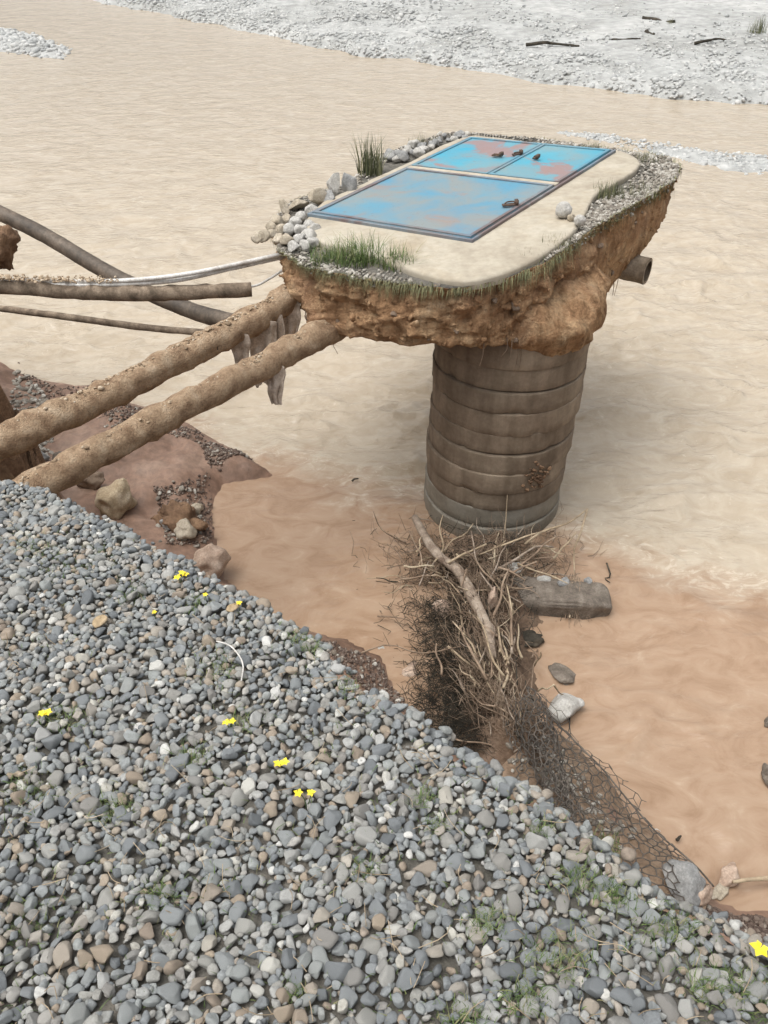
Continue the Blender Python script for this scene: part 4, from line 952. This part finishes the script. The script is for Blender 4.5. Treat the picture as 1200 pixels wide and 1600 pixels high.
# dirt and small stones under the mesh
v = []
for i in range(60):
    for j in range(24):
        w = -.12+1.35*j/23; a, b = up_[i], lo_[i]; p = a+(b-a)*w; p = p.copy(); p[2] = p[2]-.10+fbm(p, 3, 95)*.07-(.25 if j == 0 else 0)-max(0, 9-i)*.06; v.append(p)
gb = tag(link('toe_slope', mesh('toe_slope', v, grid_faces(60, 24)), 'toe'), kind='structure')
it = []
for k in range(260):
    i = rng.integers(4, 40); w = rng.uniform(.1, 1) if rng.random() < .4 else rng.normal(.45, .1); p = up_[i]+(lo_[i]-up_[i])*w; it.append((p[0], p[1], p[2]-.09+fbm(p, 3, 95)*.07, rng.uniform(.010, .034)))
tag(stones_mesh('gravel', it, PRO2, 'pebdirty', gb), kind='stuff')
tag(tube('white_stick', smooth_path([P(1145, 1378, .12), P(1175, 1374, .12), P(1215, 1372, .1)], 12), np.linspace(.012, .02, 12), 'straw', None, 8, lump=.004), 'pale straight stick lying at the waterline beside the pinkish boulder', 'stick')
tuft(948, 1322, 26, 40, 90, 'grass', 'yellow-green weeds growing through the wire mesh at the terrace lip', lambda x, y: P(x, y, .75), seed=20)
# floating sticks
for (x0, y0, x1, y1, rad, lb) in [(550, 752, 560, 748, .014, 'tiny dark twig floating in the calm water left of the well'), (948, 880, 953, 910, .010, 'short dark stick floating right of the sunken beam'), (890, 1118, 903, 1165, .007, 'thin stalk poking up by the rough white rock'),
                                  (1058, 1312, 1064, 1306, .014, 'dark chip floating beyond the wire mesh'), (1010, 1298, 1032, 1299, .006, 'pale sliver floating next to the wire mesh')]:
    tag(tube('floating_stick', twig_path(P(x0, y0, .02), P(x1, y1, .03), r_, .2), np.linspace(rad, rad*.5, 9), 'conduit' if 'pale' in lb else 'brushdark', None, 6), lb, 'stick')

# ---- small plants, flowers and litter on the terrace
def flower(px, py, lb, n=1, k_=1.0):
    c = G(px, py, .02); root = empty('yellow_flower', (c[0], c[1], c[2]-.03), lb, 'flower'); r = np.random.default_rng(int(px)); inv = Matrix.Translation((-c[0], -c[1], -c[2]+.03))
    for h in range(n):
        hd = c+np.array([r.normal(0, .008*(n > 1)), r.normal(0, .008*(n > 1)), .012+r.uniform(0, .008)])
        o = tube('stem', smooth_path([c+np.array([0, 0, -.03]), c+(hd-c)*.5+r.normal(0, .002, 3), hd], 6), .0012, 'grass', root, 5); o.matrix_parent_inverse = inv
        for q in range(5):
            th = q*2*math.pi/5+r.uniform(0, .4); d = np.array([math.cos(th), math.sin(th), 0]); s = np.array([-d[1], d[0], 0]); L = .0115*k_*r.uniform(.85, 1.15)
            o = link('petal', mesh('petal', [hd, hd+d*L*.5-s*L*.36+(0, 0, L*.3), hd+d*L+(0, 0, L*.2), hd+d*L*.5+s*L*.36+(0, 0, L*.3), hd+d*L*.5+(0, 0, L*.18)], [(0, 1, 4), (1, 2, 4), (2, 3, 4), (3, 0, 4)]), 'petal', root); o.matrix_parent_inverse = inv
for a in [(280, 907, 'tall cluster of yellow blossoms in the gravel near the pinkish boulder', 3, 1.2), (70, 1117, 'pair of yellow blossoms in a green patch on the gravel', 2, 1.1), (360, 1135, 'single yellow blossom among gravel downhill of the bent dry stem', 2, .9),
          (430, 1197, 'yellow blossom between two other single blossoms on the gravel', 2, 1.0), (478, 1253, 'yellow blossom beside tan pebbles on open gravel', 2, .95), (1183, 1490, 'star-shaped yellow blossom at the lip of the terrace past the mesh', 1, 1.5),
          (322, 935, 'tiny yellow bud beside dry white stalks near the terrace lip', 1, .8), (374, 948, 'yellow bud next to a flat pale stone near the terrace lip', 1, .9), (243, 964, 'tiny orange-yellow bud near a square brown chip', 1, .7)]: flower(*a)
a = Acc(); b_ = Acc(); r = np.random.default_rng(44)
patch = [(40, 1230, 50), (180, 1265, 40), (90, 1120, 40), (30, 1440, 60), (300, 1180, 30), (570, 1360, 26), (685, 1290, 24), (850, 1298, 22), (820, 1560, 40), (1120, 1540, 60), (960, 1400, 40), (1180, 1560, 60), (380, 1130, 30), (470, 1000, 30), (490, 1010, 24), (100, 880, 60), (170, 870, 40),
         (720, 1590, 40), (660, 1250, 24), (210, 930, 30), (1040, 1450, 60), (540, 1075, 20), (310, 940, 30), (460, 1555, 30), (250, 1400, 40), (870, 1500, 60), (40, 860, 40), (340, 1050, 40), (900, 1370, 40), (760, 1440, 40)]
for (x, y, s) in patch:
    for k in range(int(4*s)):
        p = G(x+r.normal(0, s*.5), y+r.normal(0, s*.35), .004)
        if lip(p[0], p[1]) < .0: continue
        blade(a, p, r.uniform(.010, .026), (r.uniform(0, 6.28), abs(r.normal(.7, .5))), r.uniform(.0006, .0014), r, r.random())
for k in range(2500):
    p = G(r.uniform(-20, 1220), r.uniform(760, 1620), .002)
    if lip(p[0], p[1]) < .0: continue
    blade(a, p, r.uniform(.008, .02), (r.uniform(0, 6.28), abs(r.normal(.8, .5))), r.uniform(.0007, .0016), r, r.random())
tag(a.obj('grass', 'grass'), 'short sparse grass sprouting between the pebbles of the terrace', 'grass', kind='stuff')
a = Acc()
for k in range(240):
    p = G(r.uniform(-20, 1220), r.uniform(770, 1620), .016)
    if lip(p[0], p[1]) < .02: continue
    th = r.uniform(0, 6.28); L = r.uniform(.02, .075); q = p+L*np.array([math.cos(th), math.sin(th), 0]); q[2] = ground_z(q[0], q[1])+r.uniform(.012, .035)
    v, f = tube_geo(smooth_path([p, (p+q)/2+r.normal(0, .006, 3), q], 5), .0009, 3, cap=False); a.add(v, f)
tag(a.obj('dry_straw', 'straw'), 'thin dry straw scattered over the pebbles', 'straw', kind='stuff')
tag(tube('dry_stem', smooth_path([G(338, 1002, .025), G(358, 1008, .035), G(374, 1025, .035), G(380, 1042, .03), G(377, 1064, .02)], 24), .0022, 'conduit', None, 6), 'bent bleached dry stem lying on the gravel', 'stem')
for (x, y, s, m_, lb, asp, sd_i) in [(157, 973, 27, 'rock_tan', 'square flat brown chip lying on the gravel', (1, .85, .25), 401), (385, 1082, 19, 'rock_white', 'bright cream oval pebble below the bent dry stem', (1, .65, .6), 402), (365, 952, 24, 'rock_tan', 'flat oval tan pebble beside a yellow bud', (1, .6, .4), 403)]:
    rock(x, y, s, lambda x_, y_: G(x_, y_, .012), m_, lb, 'pebble', 'pebble', None, asp, sd_i, sub_=3, sink=.05)

# ---- far shore litter
pe = np.array([-dirn[1], dirn[0]]); _pc = shp[:, :2]@pe; _pd = shp[:, :2]@dirn[:2]; _po = np.argsort(_pc)
def FZ(x, y):
    p = P(x, y, .7)
    for _ in range(5): p = P(x, y, float(np.interp((p[:2]@dirn[:2]-np.interp(p[:2]@pe, _pc[_po], _pd[_po]))/(dirn[:2]@dirn[:2]), rows, zz))+.04)
    return p
for (x0, y0, x1, y1, rad, lb) in [(1003, 30, 1055, 33, .09, 'dark driftwood log on the far gravel bank beside the shrub'), (822, 70, 905, 72, .05, 'long thin dark branch on the far gravel shore'), (1085, 68, 1135, 63, .05, 'dark branch on the far shore below the lone shrub'), (955, 63, 1000, 61, .04, 'faint thin stick on the far gravel bank'), (1010, 50, 1022, 53, .08, 'short dark stub of wood on the far bank')]:
    p, q = FZ(x0, y0), FZ(x1, y1); tag(tube('driftwood', twig_path(p, q, r_, .16, 14), np.linspace(rad*1.3, rad*.6, 14), 'brushdark', None, 7, lump=.03, lscale=2), lb, 'driftwood')
tuft(1182, 50, 26, 22, 120, 'grassgrey', 'lone dark shrub clump on the far gravel bank', FZ, name='shrub', seed=30)
tuft(1048, 36, 12, 14, 40, 'grassgrey', 'small dry shrub at the end of the far driftwood log', FZ, name='shrub', seed=31)
